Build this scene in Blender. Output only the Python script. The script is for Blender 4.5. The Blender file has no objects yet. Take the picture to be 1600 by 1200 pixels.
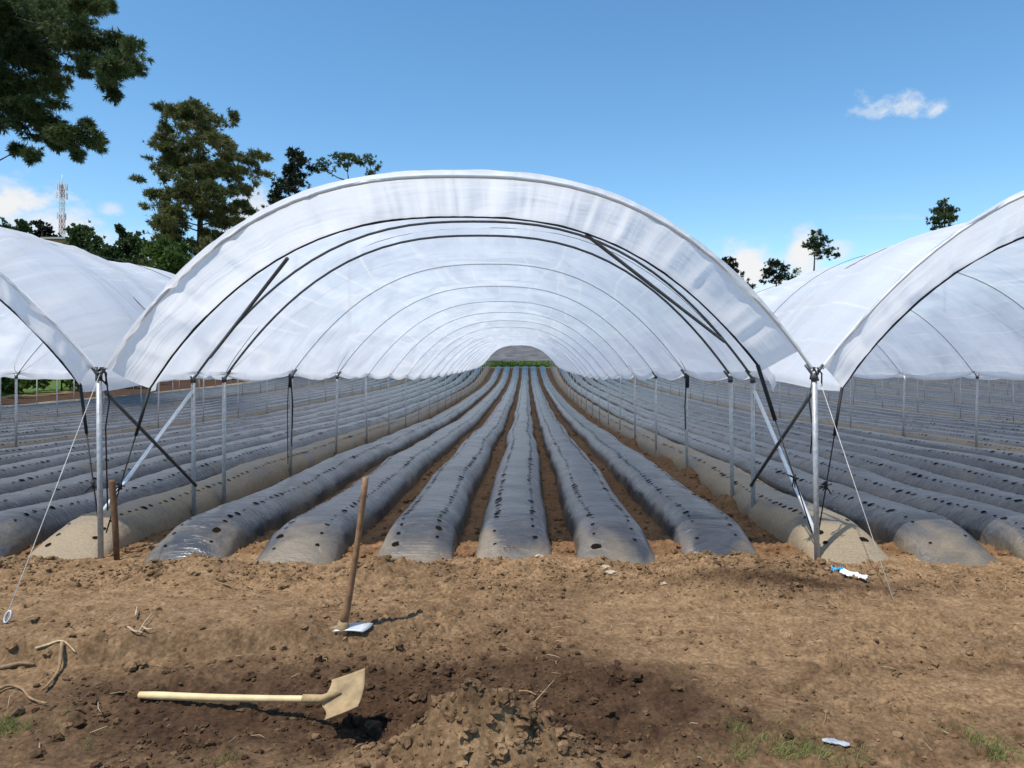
import bpy, math, random
import numpy as np
from mathutils import Vector, Matrix

# ------------------------------------------------------------------ camera, world, sun
scene = bpy.context.scene
F, PX, PY, EYE = 1150.0, 822.0, 570.0, 1.8          # focal length and principal point in photo pixels
cam_d = bpy.data.cameras.new("camera"); cam = bpy.data.objects.new("camera", cam_d)
scene.collection.objects.link(cam); scene.camera = cam
cam.location = (0, 0, EYE); cam.rotation_euler = (math.radians(90), 0, 0)
cam_d.sensor_width = 36.0; cam_d.lens = F / 1600 * 36.0
cam_d.shift_x = -(PX - 800) / 1600; cam_d.shift_y = -(600 - PY) / 1600
cam_d.clip_start = 0.05; cam_d.clip_end = 3000

SUNV = Vector((-0.37, -0.30, 1.0)).normalized()
sun_d = bpy.data.lights.new("sun", 'SUN'); sun = bpy.data.objects.new("sun", sun_d)
scene.collection.objects.link(sun)
sun_d.energy = 3.9; sun_d.angle = math.radians(0.53); sun_d.color = (1.0, 0.95, 0.87)
sun.rotation_euler = SUNV.to_track_quat('Z', 'Y').to_euler()

world = bpy.data.worlds.new("World"); scene.world = world; world.use_nodes = True
def build_world():
    nt = world.node_tree; N = nt.nodes; L = nt.links; N.clear()
    def nd(t, **k):
        n = N.new(t)
        for a, b in k.items(): setattr(n, a, b)
        return n
    def math_(op, a, b=None, c=None, clamp=False):
        n = nd('ShaderNodeMath', operation=op, use_clamp=clamp)
        for i, v in enumerate((a, b, c)):
            if v is None: continue
            if isinstance(v, (int, float)): n.inputs[i].default_value = v
            else: L.new(v, n.inputs[i])
        return n.outputs[0]
    out = nd('ShaderNodeOutputWorld'); sky = nd('ShaderNodeTexSky', sky_type='NISHITA')
    sky.sun_disc = False; sky.sun_elevation = math.asin(SUNV.z)
    sky.sun_rotation = math.atan2(SUNV.x, SUNV.y)
    sky.altitude = 1800; sky.air_density = 1.15; sky.dust_density = 0.6; sky.ozone_density = 1.6
    hsv = nd('ShaderNodeHueSaturation'); hsv.inputs['Saturation'].default_value = 1.2
    hsv.inputs['Hue'].default_value = 0.492
    L.new(sky.outputs[0], hsv.inputs['Color'])
    bg = nd('ShaderNodeBackground'); bg.inputs[1].default_value = 0.15
    L.new(hsv.outputs[0], bg.inputs[0])
    tc = nd('ShaderNodeTexCoord'); sep = nd('ShaderNodeSeparateXYZ'); L.new(tc.outputs['Generated'], sep.inputs[0])
    ysafe = math_('MAXIMUM', sep.outputs[1], 0.05)
    a = math_('DIVIDE', sep.outputs[0], ysafe); e = math_('DIVIDE', sep.outputs[2], ysafe)
    def noise(scale, detail, rough, off):
        mp = nd('ShaderNodeMapping'); L.new(tc.outputs['Generated'], mp.inputs[0])
        mp.inputs['Location'].default_value = off; mp.inputs['Scale'].default_value = (1, 1, 1.5)
        n = nd('ShaderNodeTexNoise'); n.inputs['Scale'].default_value = scale
        n.inputs['Detail'].default_value = detail; n.inputs['Roughness'].default_value = rough
        L.new(mp.outputs[0], n.inputs[0]); return n.outputs[0]
    n1 = noise(16, 7, 0.6, (0.3, 0.1, 0.7)); n2 = noise(42, 6, 0.65, (1.3, 2.1, 0.2))
    # clouds: azimuth tangent, elevation tangent, half widths, edge raggedness, opacity
    clouds = [(-0.70, 0.225, 0.075, 0.036, 0.9, 0.95), (-0.655, 0.19, 0.09, 0.03, 0.9, 0.8), (-0.64, 0.165, 0.16, 0.028, 0.8, 0.6),
              (-0.565, 0.211, 0.022, 0.013, 0.9, 0.6), (-0.60, 0.205, 0.02, 0.01, 1.0, 0.4),
              (-0.375, 0.195, 0.05, 0.045, 0.9, 0.8), (0.515, 0.352, 0.062, 0.019, 1.5, 0.7), (0.47, 0.342, 0.04, 0.010, 1.4, 0.45),
              (0.30, 0.130, 0.045, 0.048, 0.7, 0.95), (0.375, 0.15, 0.032, 0.045, 0.7, 0.95), (0.425, 0.155, 0.022, 0.018, 1.0, 0.6),
              (0.33, 0.095, 0.10, 0.03, 0.8, 0.7), (0.50, 0.20, 0.10, 0.006, 1.0, 0.14)]
    total = None
    for (ca, ce, wa, we, rag, op) in clouds:
        da = math_('DIVIDE', math_('SUBTRACT', a, ca), wa); de = math_('DIVIDE', math_('SUBTRACT', e, ce), we)
        r = math_('SQRT', math_('ADD', math_('MULTIPLY', da, da), math_('MULTIPLY', de, de)))
        r = math_('ADD', r, math_('MULTIPLY', math_('SUBTRACT', n1, 0.5), 2.2 * rag))
        r = math_('ADD', r, math_('MULTIPLY', math_('SUBTRACT', n2, 0.5), 1.3 * rag))
        m = nd('ShaderNodeMapRange', interpolation_type='SMOOTHSTEP'); L.new(r, m.inputs[0])
        m.inputs[1].default_value = 1.15; m.inputs[2].default_value = 0.25; m.inputs[3].default_value = 0; m.inputs[4].default_value = op
        total = m.outputs[0] if total is None else math_('MAXIMUM', total, m.outputs[0])
    cl = nd('ShaderNodeBackground'); cl.inputs[1].default_value = 0.72
    ramp = nd('ShaderNodeMixRGB'); ramp.inputs[1].default_value = (0.80, 0.87, 0.97, 1); ramp.inputs[2].default_value = (1, 0.985, 0.97, 1)
    L.new(total, ramp.inputs[0]); L.new(ramp.outputs[0], cl.inputs[0])
    mix = nd('ShaderNodeMixShader'); L.new(total, mix.inputs[0]); L.new(bg.outputs[0], mix.inputs[1]); L.new(cl.outputs[0], mix.inputs[2])
    L.new(mix.outputs[0], out.inputs[0])
build_world()
scene.view_settings.view_transform = 'Standard'; scene.view_settings.look = 'None'
scene.view_settings.exposure = 0.36; scene.view_settings.gamma = 1.0
scene.render.engine = 'CYCLES'
scene.cycles.max_bounces = 10; scene.cycles.transparent_max_bounces = 24
scene.cycles.transmission_bounces = 8; scene.cycles.diffuse_bounces = 4

rng = np.random.default_rng(7); random.seed(7)

# ------------------------------------------------------------------ helpers
def hash2(ix, iy, seed):
    h = (ix.astype(np.int64) * 374761393 + iy.astype(np.int64) * 668265263 + seed * 974711) & 0x7fffffff
    h = ((h ^ (h >> 13)) * 1274126177) & 0x7fffffff
    return ((h ^ (h >> 16)) & 0xffff) / 65535.0
def vnoise(x, y, seed=0):
    x = np.asarray(x, float); y = np.asarray(y, float)
    ix = np.floor(x); iy = np.floor(y); fx = x - ix; fy = y - iy
    fx = fx * fx * fx * (fx * (fx * 6 - 15) + 10); fy = fy * fy * fy * (fy * (fy * 6 - 15) + 10)
    a = hash2(ix, iy, seed); b = hash2(ix + 1, iy, seed); c = hash2(ix, iy + 1, seed); d = hash2(ix + 1, iy + 1, seed)
    return (a * (1 - fx) + b * fx) * (1 - fy) + (c * (1 - fx) + d * fx) * fy
def fbm(x, y, octv=4, seed=0, gain=0.5):
    s = 0.0; amp = 1.0; tot = 0.0
    for k in range(octv):
        c, sn = math.cos(0.6 * k), math.sin(0.6 * k)
        s = s + amp * vnoise((x * c - y * sn) * 2 ** k, (x * sn + y * c) * 2 ** k, seed + 17 * k); tot += amp; amp *= gain
    return s / tot - 0.5
def smooth(t):
    t = np.clip(t, 0, 1); return t * t * (3 - 2 * t)

col = scene.collection
def link(o, parent=None):
    col.objects.link(o)
    if parent is not None: o.parent = parent
    return o
def tag(o, label=None, cat=None, group=None, kind=None):
    if label: o['label'] = label
    if cat: o['category'] = cat
    if group: o['group'] = group
    if kind: o['kind'] = kind
    return o
def empty(name, loc, label, cat, group=None):
    o = bpy.data.objects.new(name, None); o.empty_display_size = 0.2; link(o); o.location = loc
    return tag(o, label, cat, group)
def mesh_np(name, V, Fq, mats, smooth_=True, mi=None, uv=None, attrs=None):
    """V (n,3); Fq (m,k) faces of one size."""
    V = np.ascontiguousarray(V, np.float32); Fq = np.ascontiguousarray(Fq, np.int32)
    me = bpy.data.meshes.new(name); m, k = Fq.shape
    me.vertices.add(len(V)); me.vertices.foreach_set('co', V.ravel())
    me.loops.add(m * k); me.loops.foreach_set('vertex_index', Fq.ravel())
    me.polygons.add(m); me.polygons.foreach_set('loop_start', np.arange(0, m * k, k, dtype=np.int32))
    me.polygons.foreach_set('loop_total', np.full(m, k, np.int32))
    me.polygons.foreach_set('use_smooth', np.full(m, smooth_, bool))
    for mt in mats: me.materials.append(mt)
    if mi is not None: me.polygons.foreach_set('material_index', np.ascontiguousarray(mi, np.int32))
    me.update(calc_edges=True)
    if uv is not None:
        l = me.uv_layers.new(name='UVMap'); l.data.foreach_set('uv', np.ascontiguousarray(uv[Fq.ravel()], np.float32).ravel())
    for an, av in (attrs or {}).items():
        a = me.attributes.new(an, 'FLOAT', 'POINT'); a.data.foreach_set('value', np.ascontiguousarray(av, np.float32))
    me.validate()
    return me
def grid_faces(n, m, off=0):
    i = np.arange(n - 1)[:, None]; j = np.arange(m - 1)[None, :]
    a = i * m + j + off
    return np.stack([a, a + 1, a + m + 1, a + m], -1).reshape(-1, 4)
def obj(name, me, parent=None, loc=(0, 0, 0), rot=None):
    o = bpy.data.objects.new(name, me); link(o, parent); o.location = loc
    if rot: o.rotation_euler = rot
    return o
class MB:
    def __init__(s): s.v = []; s.f = []; s.m = []
    def tube(s, pts, rad, sides=8, mat=0, cap=True):
        pts = [Vector(p) for p in pts]; n = len(pts)
        if not hasattr(rad, '__len__'): rad = [rad] * n
        up = None; base = len(s.v)
        for i, p in enumerate(pts):
            d = (pts[min(i + 1, n - 1)] - pts[max(i - 1, 0)]).normalized()
            if up is None:
                up = Vector((0, 0, 1)) if abs(d.z) < 0.9 else Vector((1, 0, 0))
            a = d.cross(up); a.normalize(); up = a.cross(d); up.normalize()
            for k in range(sides):
                t = 2 * math.pi * k / sides
                s.v.append(p + (a * math.cos(t) + up * math.sin(t)) * rad[i])
        for i in range(n - 1):
            for k in range(sides):
                k2 = (k + 1) % sides
                s.f.append((base + i * sides + k, base + i * sides + k2, base + (i + 1) * sides + k2, base + (i + 1) * sides + k)); s.m.append(mat)
        if cap:
            s.f.append(tuple(base + k for k in reversed(range(sides)))); s.m.append(mat)
            s.f.append(tuple(base + (n - 1) * sides + k for k in range(sides))); s.m.append(mat)
        return s
    def box(s, c, size, mat=0, M=None):
        b = len(s.v)
        for dz in (-.5, .5):
            for dy in (-.5, .5):
                for dx in (-.5, .5):
                    v = Vector((dx * size[0], dy * size[1], dz * size[2]))
                    if M is not None: v = M @ v
                    s.v.append(v + Vector(c))
        for q in ((0, 2, 3, 1), (4, 5, 7, 6), (0, 1, 5, 4), (2, 6, 7, 3), (0, 4, 6, 2), (1, 3, 7, 5)):
            s.f.append(tuple(b + i for i in q)); s.m.append(mat)
        return s
    def mesh(s, name, mats, smooth_=True):
        me = bpy.data.meshes.new(name); me.from_pydata([tuple(v) for v in s.v], [], s.f)
        for m in mats: me.materials.append(m)
        me.polygons.foreach_set('material_index', s.m); me.polygons.foreach_set('use_smooth', [smooth_] * len(s.f)); me.update()
        return me
def P(px, py, Y): return Vector(((px - PX) * Y / F, Y, EYE - (py - PY) * Y / F))

# ------------------------------------------------------------------ materials
def mat(name):
    m = bpy.data.materials.new(name); m.use_nodes = True; nt = m.node_tree
    return m, nt, nt.nodes, nt.links, nt.nodes['Principled BSDF']
def tnoise(N, L, scale, detail=4, rough=0.55, vec=None, dist=0.0):
    n = N.new('ShaderNodeTexNoise'); n.inputs['Scale'].default_value = scale; n.inputs['Detail'].default_value = detail
    n.inputs['Roughness'].default_value = rough; n.inputs['Distortion'].default_value = dist
    if vec is not None: L.new(vec, n.inputs[0])
    return n.outputs[0]
def ramp(N, L, fac, stops):
    r = N.new('ShaderNodeValToRGB'); L.new(fac, r.inputs[0]); el = r.color_ramp.elements
    while len(el) < len(stops): el.new(0.5)
    for e_, (p, c) in zip(el, stops): e_.position = p; e_.color = (*c, 1) if len(c) == 3 else c
    return r.outputs[0]
def mixc(N, L, fac, a, b, blend='MIX'):
    n = N.new('ShaderNodeMixRGB'); n.blend_type = blend
    for s, v in ((0, fac), (1, a), (2, b)):
        if isinstance(v, (int, float)): n.inputs[s].default_value = v
        elif isinstance(v, tuple): n.inputs[s].default_value = (*v, 1)
        else: L.new(v, n.inputs[s])
    return n.outputs[0]
def bump(N, L, bs, h, strength, dist, prev=None):
    b = N.new('ShaderNodeBump'); b.inputs['Strength'].default_value = strength; b.inputs['Distance'].default_value = dist
    L.new(h, b.inputs['Height'])
    if prev is not None: L.new(prev, b.inputs['Normal'])
    L.new(b.outputs[0], bs.inputs['Normal']); return b.outputs[0]
def coord(N, kind='Object'):
    return N.new('ShaderNodeTexCoord').outputs[kind]
def mapping(N, L, vec, scale, rot=(0, 0, 0)):
    m = N.new('ShaderNodeMapping'); L.new(vec, m.inputs[0]); m.inputs['Scale'].default_value = scale; m.inputs['Rotation'].default_value = rot
    return m.outputs[0]
def attr(N, name):
    a = N.new('ShaderNodeAttribute'); a.attribute_name = name; return a.outputs['Fac']

def simple(name, c, rough=0.6, metal=0.0, var=0.25, scale=12.0, bumps=0.0, bscale=80.0):
    m, nt, N, L, b = mat(name); v = coord(N)
    n = tnoise(N, L, scale, 5, 0.6, v)
    lo = tuple(x * (1 - var) for x in c); hi = tuple(min(1, x * (1 + var)) for x in c)
    L.new(ramp(N, L, n, [(0.3, lo), (0.7, hi)]), b.inputs['Base Color'])
    b.inputs['Roughness'].default_value = rough; b.inputs['Metallic'].default_value = metal
    if bumps: bump(N, L, b, tnoise(N, L, bscale, 4, 0.6, v), bumps, 0.01)
    return m

def soil_mat():
    m, nt, N, L, b = mat('soil'); v = coord(N)
    big = tnoise(N, L, 1.3, 6, 0.6, v); mid = tnoise(N, L, 7, 6, 0.65, v); fine = tnoise(N, L, 45, 5, 0.7, v)
    dry = ramp(N, L, mid, [(0.25, (0.140, 0.083, 0.043)), (0.5, (0.250, 0.156, 0.082)), (0.75, (0.36, 0.237, 0.132))])
    wet = ramp(N, L, mid, [(0.25, (0.034, 0.018, 0.010)), (0.55, (0.074, 0.041, 0.022)), (0.8, (0.135, 0.076, 0.039))])
    rust = ramp(N, L, mid, [(0.25, (0.085, 0.042, 0.021)), (0.6, (0.20, 0.106, 0.050)), (0.85, (0.34, 0.20, 0.10))])
    wm = N.new('ShaderNodeMath'); wm.operation = 'MULTIPLY_ADD'; L.new(big, wm.inputs[0]); wm.inputs[1].default_value = 0.9
    ad = N.new('ShaderNodeMath'); ad.operation = 'SUBTRACT'; L.new(attr(N, 'moist'), ad.inputs[0]); ad.inputs[1].default_value = 0.45
    L.new(ad.outputs[0], wm.inputs[2]); wm.use_clamp = True
    c = mixc(N, L, wm.outputs[0], dry, wet)
    c = mixc(N, L, attr(N, 'rust'), c, rust)
    grass = ramp(N, L, mid, [(0.3, (0.05, 0.09, 0.015)), (0.7, (0.13, 0.2, 0.04))])
    c = mixc(N, L, attr(N, 'green'), c, grass)
    c = mixc(N, L, 0.75, c, ramp(N, L, fine, [(0.32, (0.38, 0.35, 0.32)), (0.5, (0.95, 0.95, 0.95)), (0.68, (1.3, 1.28, 1.22))]), 'MULTIPLY')
    L.new(c, b.inputs['Base Color']); b.inputs['Roughness'].default_value = 0.95
    b.inputs['Specular IOR Level'].default_value = 0.15
    def vor(sc):
        n = N.new('ShaderNodeTexVoronoi'); n.inputs['Scale'].default_value = sc; n.inputs['Randomness'].default_value = 1.0
        w = N.new('ShaderNodeVectorMath'); w.operation = 'MULTIPLY_ADD'; nn = N.new('ShaderNodeTexNoise'); nn.inputs['Scale'].default_value = sc * 1.2; nn.inputs['Detail'].default_value = 3
        L.new(v, nn.inputs[0]); L.new(nn.outputs['Color'], w.inputs[0]); w.inputs[1].default_value = (1.1 / sc,) * 3; L.new(v, w.inputs[2]); L.new(w.outputs[0], n.inputs[0])
        return n.outputs['Distance']
    v1 = vor(34); v2 = vor(95)
    c = mixc(N, L, 0.6, c, ramp(N, L, v1, [(0.15, (1.12, 1.12, 1.12)), (0.75, (0.62, 0.60, 0.58))]), 'MULTIPLY')  # darker gaps between crumbs paint small shadows into the soil colour
    L.new(c, b.inputs['Base Color'])
    p = bump(N, L, b, v1, -0.75, 0.016); p = bump(N, L, b, v2, -0.8, 0.008, p)
    p = bump(N, L, b, fine, 0.6, 0.010, p); bump(N, L, b, tnoise(N, L, 190, 4, 0.7, v), 0.5, 0.004, p)
    return m

def film_mat(name, lo, hi, trans=0.5, clear=0.05, pleat=0.35):
    """thin white greenhouse film: reflects, scatters light through, a little see-through"""
    m, nt, N, L, b = mat(name); N.remove(b); out = N['Material Output']
    uv = coord(N, 'UV')
    w1 = tnoise(N, L, 1.0, 5, 0.6, mapping(N, L, uv, (1.1, 0.55, 1), (0, 0, 0.5)), 1.2)
    w2 = tnoise(N, L, 1.0, 4, 0.6, mapping(N, L, uv, (0.35, 3.2, 1), (0, 0, -0.25)), 0.6)
    w3 = tnoise(N, L, 1.0, 3, 0.5, mapping(N, L, uv, (6.0, 0.6, 1), (0, 0, 0.12)), 0.8)
    fac = mixc(N, L, 0.5, w1, w2)
    colr = ramp(N, L, fac, [(0.36, lo), (0.62, hi)])
    # creases: thin lines where the film is folded double
    st = tnoise(N, L, 1.0, 1, 0.4, mapping(N, L, uv, (1.7, 0.13, 1), (0, 0, 0.10)), 0.25)
    ab = N.new('ShaderNodeMath'); ab.operation = 'ABSOLUTE'; sb = N.new('ShaderNodeMath'); sb.operation = 'SUBTRACT'; L.new(st, sb.inputs[0]); sb.inputs[1].default_value = 0.5; L.new(sb.outputs[0], ab.inputs[0])
    ln = ramp(N, L, ab.outputs[0], [(0.0, (1, 1, 1)), (0.03, (0, 0, 0))])
    gate = ramp(N, L, tnoise(N, L, 0.6, 3, 0.5, uv), [(0.40, (0, 0, 0)), (0.55, (0.9, 0.9, 0.9))])
    lg = mixc(N, L, 1.0, ln, gate, 'MULTIPLY')
    colr = mixc(N, L, lg, colr, (0.97, 0.975, 0.985))
    bm = N.new('ShaderNodeBump'); bm.inputs['Strength'].default_value = 0.5; bm.inputs['Distance'].default_value = 0.06; L.new(w2, bm.inputs['Height'])
    bm2 = N.new('ShaderNodeBump'); bm2.inputs['Strength'].default_value = pleat; bm2.inputs['Distance'].default_value = 0.03
    L.new(w3, bm2.inputs['Height']); L.new(bm.outputs[0], bm2.inputs['Normal'])
    d = N.new('ShaderNodeBsdfDiffuse'); t = N.new('ShaderNodeBsdfTranslucent'); tr = N.new('ShaderNodeBsdfTransparent'); g = N.new('ShaderNodeBsdfGlossy')
    g.inputs['Roughness'].default_value = 0.35; g.inputs['Color'].default_value = (0.9, 0.93, 1, 1)
    for s in (d, t): L.new(colr, s.inputs['Color'])
    for s in (d, t, g): L.new(bm2.outputs[0], s.inputs['Normal'])
    def mx(f, a, c_):
        x = N.new('ShaderNodeMixShader')
        if isinstance(f, float): x.inputs[0].default_value = f
        else: L.new(f, x.inputs[0])
        L.new(a.outputs[0], x.inputs[1]); L.new(c_.outputs[0], x.inputs[2]); return x
    tf = N.new('ShaderNodeMapRange'); L.new(w1, tf.inputs[0]); tf.inputs[1].default_value = 0.3; tf.inputs[2].default_value = 0.7
    tf.inputs[3].default_value = trans - (0.07 if pleat > .3 else 0.02); tf.inputs[4].default_value = trans + (0.07 if pleat > .3 else 0.02)
    x = mx(tf.outputs[0], d, t); x = mx(0.04, x, g); x = mx(clear, x, tr)
    L.new(x.outputs[0], out.inputs[0]); return m

def mulch_mat(name, dustiness):
    m, nt, N, L, b = mat(name); uv = coord(N, 'UV'); v = coord(N)
    big = tnoise(N, L, 1.0, 5, 0.6, mapping(N, L, uv, (1.5, 1.1, 1)), 0.6)
    streak = tnoise(N, L, 1.0, 4, 0.6, mapping(N, L, uv, (3.5, 5.5, 1), (0, 0, 0.5)), 2.2)
    fine = tnoise(N, L, 60, 4, 0.65, v)
    film = ramp(N, L, streak, [(0.3, (0.021, 0.024, 0.031)), (0.7, (0.050, 0.055, 0.066))])
    dust = ramp(N, L, fine, [(0.3, (0.22, 0.165, 0.098)), (0.7, (0.31, 0.238, 0.148))])
    at = N.new('ShaderNodeMath'); at.operation = 'MULTIPLY_ADD'; L.new(big, at.inputs[0]); at.inputs[1].default_value = 2.4
    a2 = N.new('ShaderNodeMath'); a2.operation = 'ADD'; L.new(attr(N, 'dust'), a2.inputs[0]); a2.inputs[1].default_value = dustiness - 1.30
    L.new(a2.outputs[0], at.inputs[2]); at.use_clamp = True
    f2 = N.new('ShaderNodeMath'); f2.operation = 'MULTIPLY'; L.new(at.outputs[0], f2.inputs[0])
    f3 = ramp(N, L, fine, [(0.3, (0.78,) * 3), (0.65, (1,) * 3)]); L.new(f3, f2.inputs[1])
    L.new(mixc(N, L, f2.outputs[0], film, dust), b.inputs['Base Color'])
    rr = N.new('ShaderNodeMapRange'); L.new(f2.outputs[0], rr.inputs[0]); rr.inputs[3].default_value = 0.28; rr.inputs[4].default_value = 0.75
    L.new(rr.outputs[0], b.inputs['Roughness']); b.inputs['Specular IOR Level'].default_value = 0.55
    p = bump(N, L, b, streak, 0.55, 0.025)
    p = bump(N, L, b, tnoise(N, L, 1.0, 3, 0.6, mapping(N, L, uv, (7, 16, 1), (0, 0, -0.7)), 2.0), 0.35, 0.008, p)
    cr = tnoise(N, L, 1.0, 2, 0.5, mapping(N, L, uv, (2.2, 34, 1), (0, 0, 0.12)), 0.9)
    gt = ramp(N, L, tnoise(N, L, 1.6, 3, 0.6, uv), [(0.45, (0, 0, 0)), (0.62, (1, 1, 1))])
    p = bump(N, L, b, mixc(N, L, gt, (0.5, 0.5, 0.5), cr), 0.7, 0.022, p)
    bump(N, L, b, fine, 0.10, 0.004, p)
    return m

def leaf_mat(name, a, c, d):
    m, nt, N, L, b = mat(name)
    L.new(ramp(N, L, attr(N, 'shade'), [(0.0, a), (0.5, c), (1.0, d)]), b.inputs['Base Color'])
    b.inputs['Roughness'].default_value = 0.6; b.inputs['Specular IOR Level'].default_value = 0.25
    out = N['Material Output']; t = N.new('ShaderNodeBsdfTranslucent'); t.inputs['Color'].default_value = (*[x * 1.2 for x in c], 1)
    x = N.new('ShaderNodeMixShader'); x.inputs[0].default_value = 0.25
    L.new(b.outputs[0], x.inputs[1]); L.new(t.outputs[0], x.inputs[2]); L.new(x.outputs[0], out.inputs[0])
    return m

M = {}
M['soil'] = soil_mat()
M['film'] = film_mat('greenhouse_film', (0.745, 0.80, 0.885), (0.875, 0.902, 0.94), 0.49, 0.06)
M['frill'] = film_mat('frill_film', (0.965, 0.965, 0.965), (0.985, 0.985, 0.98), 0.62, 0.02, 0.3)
M['mulch'] = mulch_mat('mulch_film', -0.04)
M['mulch_dusty'] = mulch_mat('dusty_mulch_film', 0.78)
M['hole'] = simple('shaded_hole_soil', (0.012, 0.009, 0.007), 1.0)  # soil colour taken near black to paint the shade of the hole's depth
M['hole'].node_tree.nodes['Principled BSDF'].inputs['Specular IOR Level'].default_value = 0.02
M['steel'] = simple('galvanised_steel', (0.40, 0.41, 0.42), 0.5, 0.35, 0.25, 30)
M['darksteel'] = simple('dark_steel', (0.085, 0.09, 0.095), 0.45, 0.3, 0.3, 25)  # the hoops' backlit darkness is put into this steel colour
M['palesteel'] = simple('pale_steel', (0.70, 0.72, 0.74), 0.5, 0.2, 0.12, 25)
M['black'] = simple('black_cord', (0.012, 0.012, 0.013), 0.7)
M['pale_rope'] = simple('pale_wire', (0.50, 0.48, 0.44), 0.6)
M['stake'] = simple('stake_wood', (0.13, 0.065, 0.03), 0.85, 0, 0.4, 14, 0.4)
M['handle_old'] = simple('old_handle_wood', (0.235, 0.125, 0.06), 0.6, 0, 0.35, 20, 0.2)
M['handle_new'] = simple('pale_handle_wood', (0.66, 0.48, 0.25), 0.55, 0, 0.18, 10, 0.15)
M['muddy'] = simple('mud_coated_steel', (0.30, 0.205, 0.10), 0.75, 0, 0.45, 9, 0.5, 40)
M['bare_steel'] = simple('worn_steel', (0.50, 0.51, 0.52), 0.5, 0.35, 0.25, 14)
M['rootwood'] = simple('dry_root', (0.25, 0.16, 0.082), 0.9, 0, 0.4, 22, 0.5, 70)
M['palewood'] = simple('pale_dry_root', (0.42, 0.32, 0.19), 0.85, 0, 0.35, 25, 0.5, 70)
M['darkroot'] = simple('dark_root', (0.13, 0.08, 0.045), 0.9, 0, 0.4, 22, 0.5, 70)
M['purple'] = simple('reddish_rootlets', (0.13, 0.055, 0.05), 0.9, 0, 0.4)
M['bag'] = simple('white_plastic', (0.78, 0.79, 0.80), 0.4, 0, 0.08)
M['blue'] = simple('blue_plastic', (0.02, 0.30, 0.52), 0.4, 0, 0.25, 30)
M['scrap'] = simple('grey_plastic', (0.33, 0.35, 0.37), 0.4, 0, 0.3, 20)
M['pebble'] = simple('pale_chunk', (0.42, 0.32, 0.22), 0.85, 0, 0.25, 20, 0.4)
M['straw'] = simple('straw', (0.36, 0.275, 0.155), 0.85, 0, 0.35, 3)
M['bark'] = simple('bark', (0.055, 0.04, 0.03), 0.95, 0, 0.4, 3, 0.5, 8)
M['pine'] = leaf_mat('pine_needles', (0.022, 0.036, 0.015), (0.060, 0.088, 0.027), (0.15, 0.175, 0.05))
M['olive'] = leaf_mat('olive_needles', (0.040, 0.054, 0.018), (0.10, 0.112, 0.033), (0.20, 0.17, 0.058))
M['dark'] = leaf_mat('dark_needles', (0.008, 0.014, 0.007), (0.018, 0.028, 0.012), (0.04, 0.052, 0.02))
M['broad'] = leaf_mat('broad_leaves', (0.032, 0.055, 0.022), (0.065, 0.10, 0.036), (0.115, 0.16, 0.055))
M['hedge'] = leaf_mat('hedge_leaves', (0.03, 0.055, 0.012), (0.07, 0.12, 0.025), (0.15, 0.21, 0.05))
M['grass'] = leaf_mat('grass_blades', (0.09, 0.13, 0.03), (0.16, 0.22, 0.05), (0.34, 0.33, 0.13))
M['red'] = simple('red_paint', (0.40, 0.16, 0.14), 0.5)
M['white'] = simple('white_paint', (0.72, 0.72, 0.72), 0.5, 0, 0.08)
M['roof'] = simple('roof_sheet', (0.40, 0.36, 0.32), 0.6)
M['wallp'] = simple('ochre_wall', (0.36, 0.22, 0.12), 0.8)
M['farfield'] = simple('far_field_rows', (0.105, 0.10, 0.10), 0.95, 0, 0.4, 0.35)
M['road'] = simple('pale_track', (0.55, 0.48, 0.38), 0.9)

# ------------------------------------------------------------------ terrain
KY = np.array([-80, 0, 5, 7, 9.5, 13, 16, 22, 28, 37, 45, 52, 62, 69, 78, 87, 95, 110, 130, 150, 180, 260, 700], float)
KZ = np.array([0, 0, 0, -.05, -.14, -.13, -.2, -.32, -.45, -.45, -.39, -.33, -.15, .06, .65, 1.45, 1.75, 2.1, 3.7, 5.6, 7.6, 9.5, 12], float)
def zg(Y):
    return (np.interp(Y - .8, KY, KZ) + np.interp(Y, KY, KZ) * 2 + np.interp(Y + .8, KY, KZ)) / 4
def lumps(X, Y, cell, rmax, seed, dens):
    gx = X / cell; gy = Y / cell; ix = np.floor(gx); iy = np.floor(gy); out = np.zeros_like(X)
    for a in (-1, 0, 1):
        for b in (-1, 0, 1):
            cx = ix + a; cy = iy + b
            r = hash2(cx, cy, seed + 2); ok = r < dens; rr = rmax * (0.45 + 0.55 * hash2(cx, cy, seed + 3))
            dx = (gx - cx - hash2(cx, cy, seed)) * cell; dy = (gy - cy - hash2(cx, cy, seed + 1)) * cell
            st = 0.6 + 0.8 * hash2(cx, cy, seed + 4)
            d2 = dx * dx * st + dy * dy / st
            out = np.maximum(out, np.where(ok, np.sqrt(np.maximum(rr * rr - d2, 0)), 0))
    return out
def bed_start(X): return 6.92 + 0.34 * fbm(X * 0.9 + 3.1, X * 0 + 1.7, 2, 91) - 0.16 * smooth((-0.6 - X) / 1.2) + np.where(X > 3.6, -0.12 - 0.035 * np.minimum(X - 3.6, 6), 0)
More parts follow.
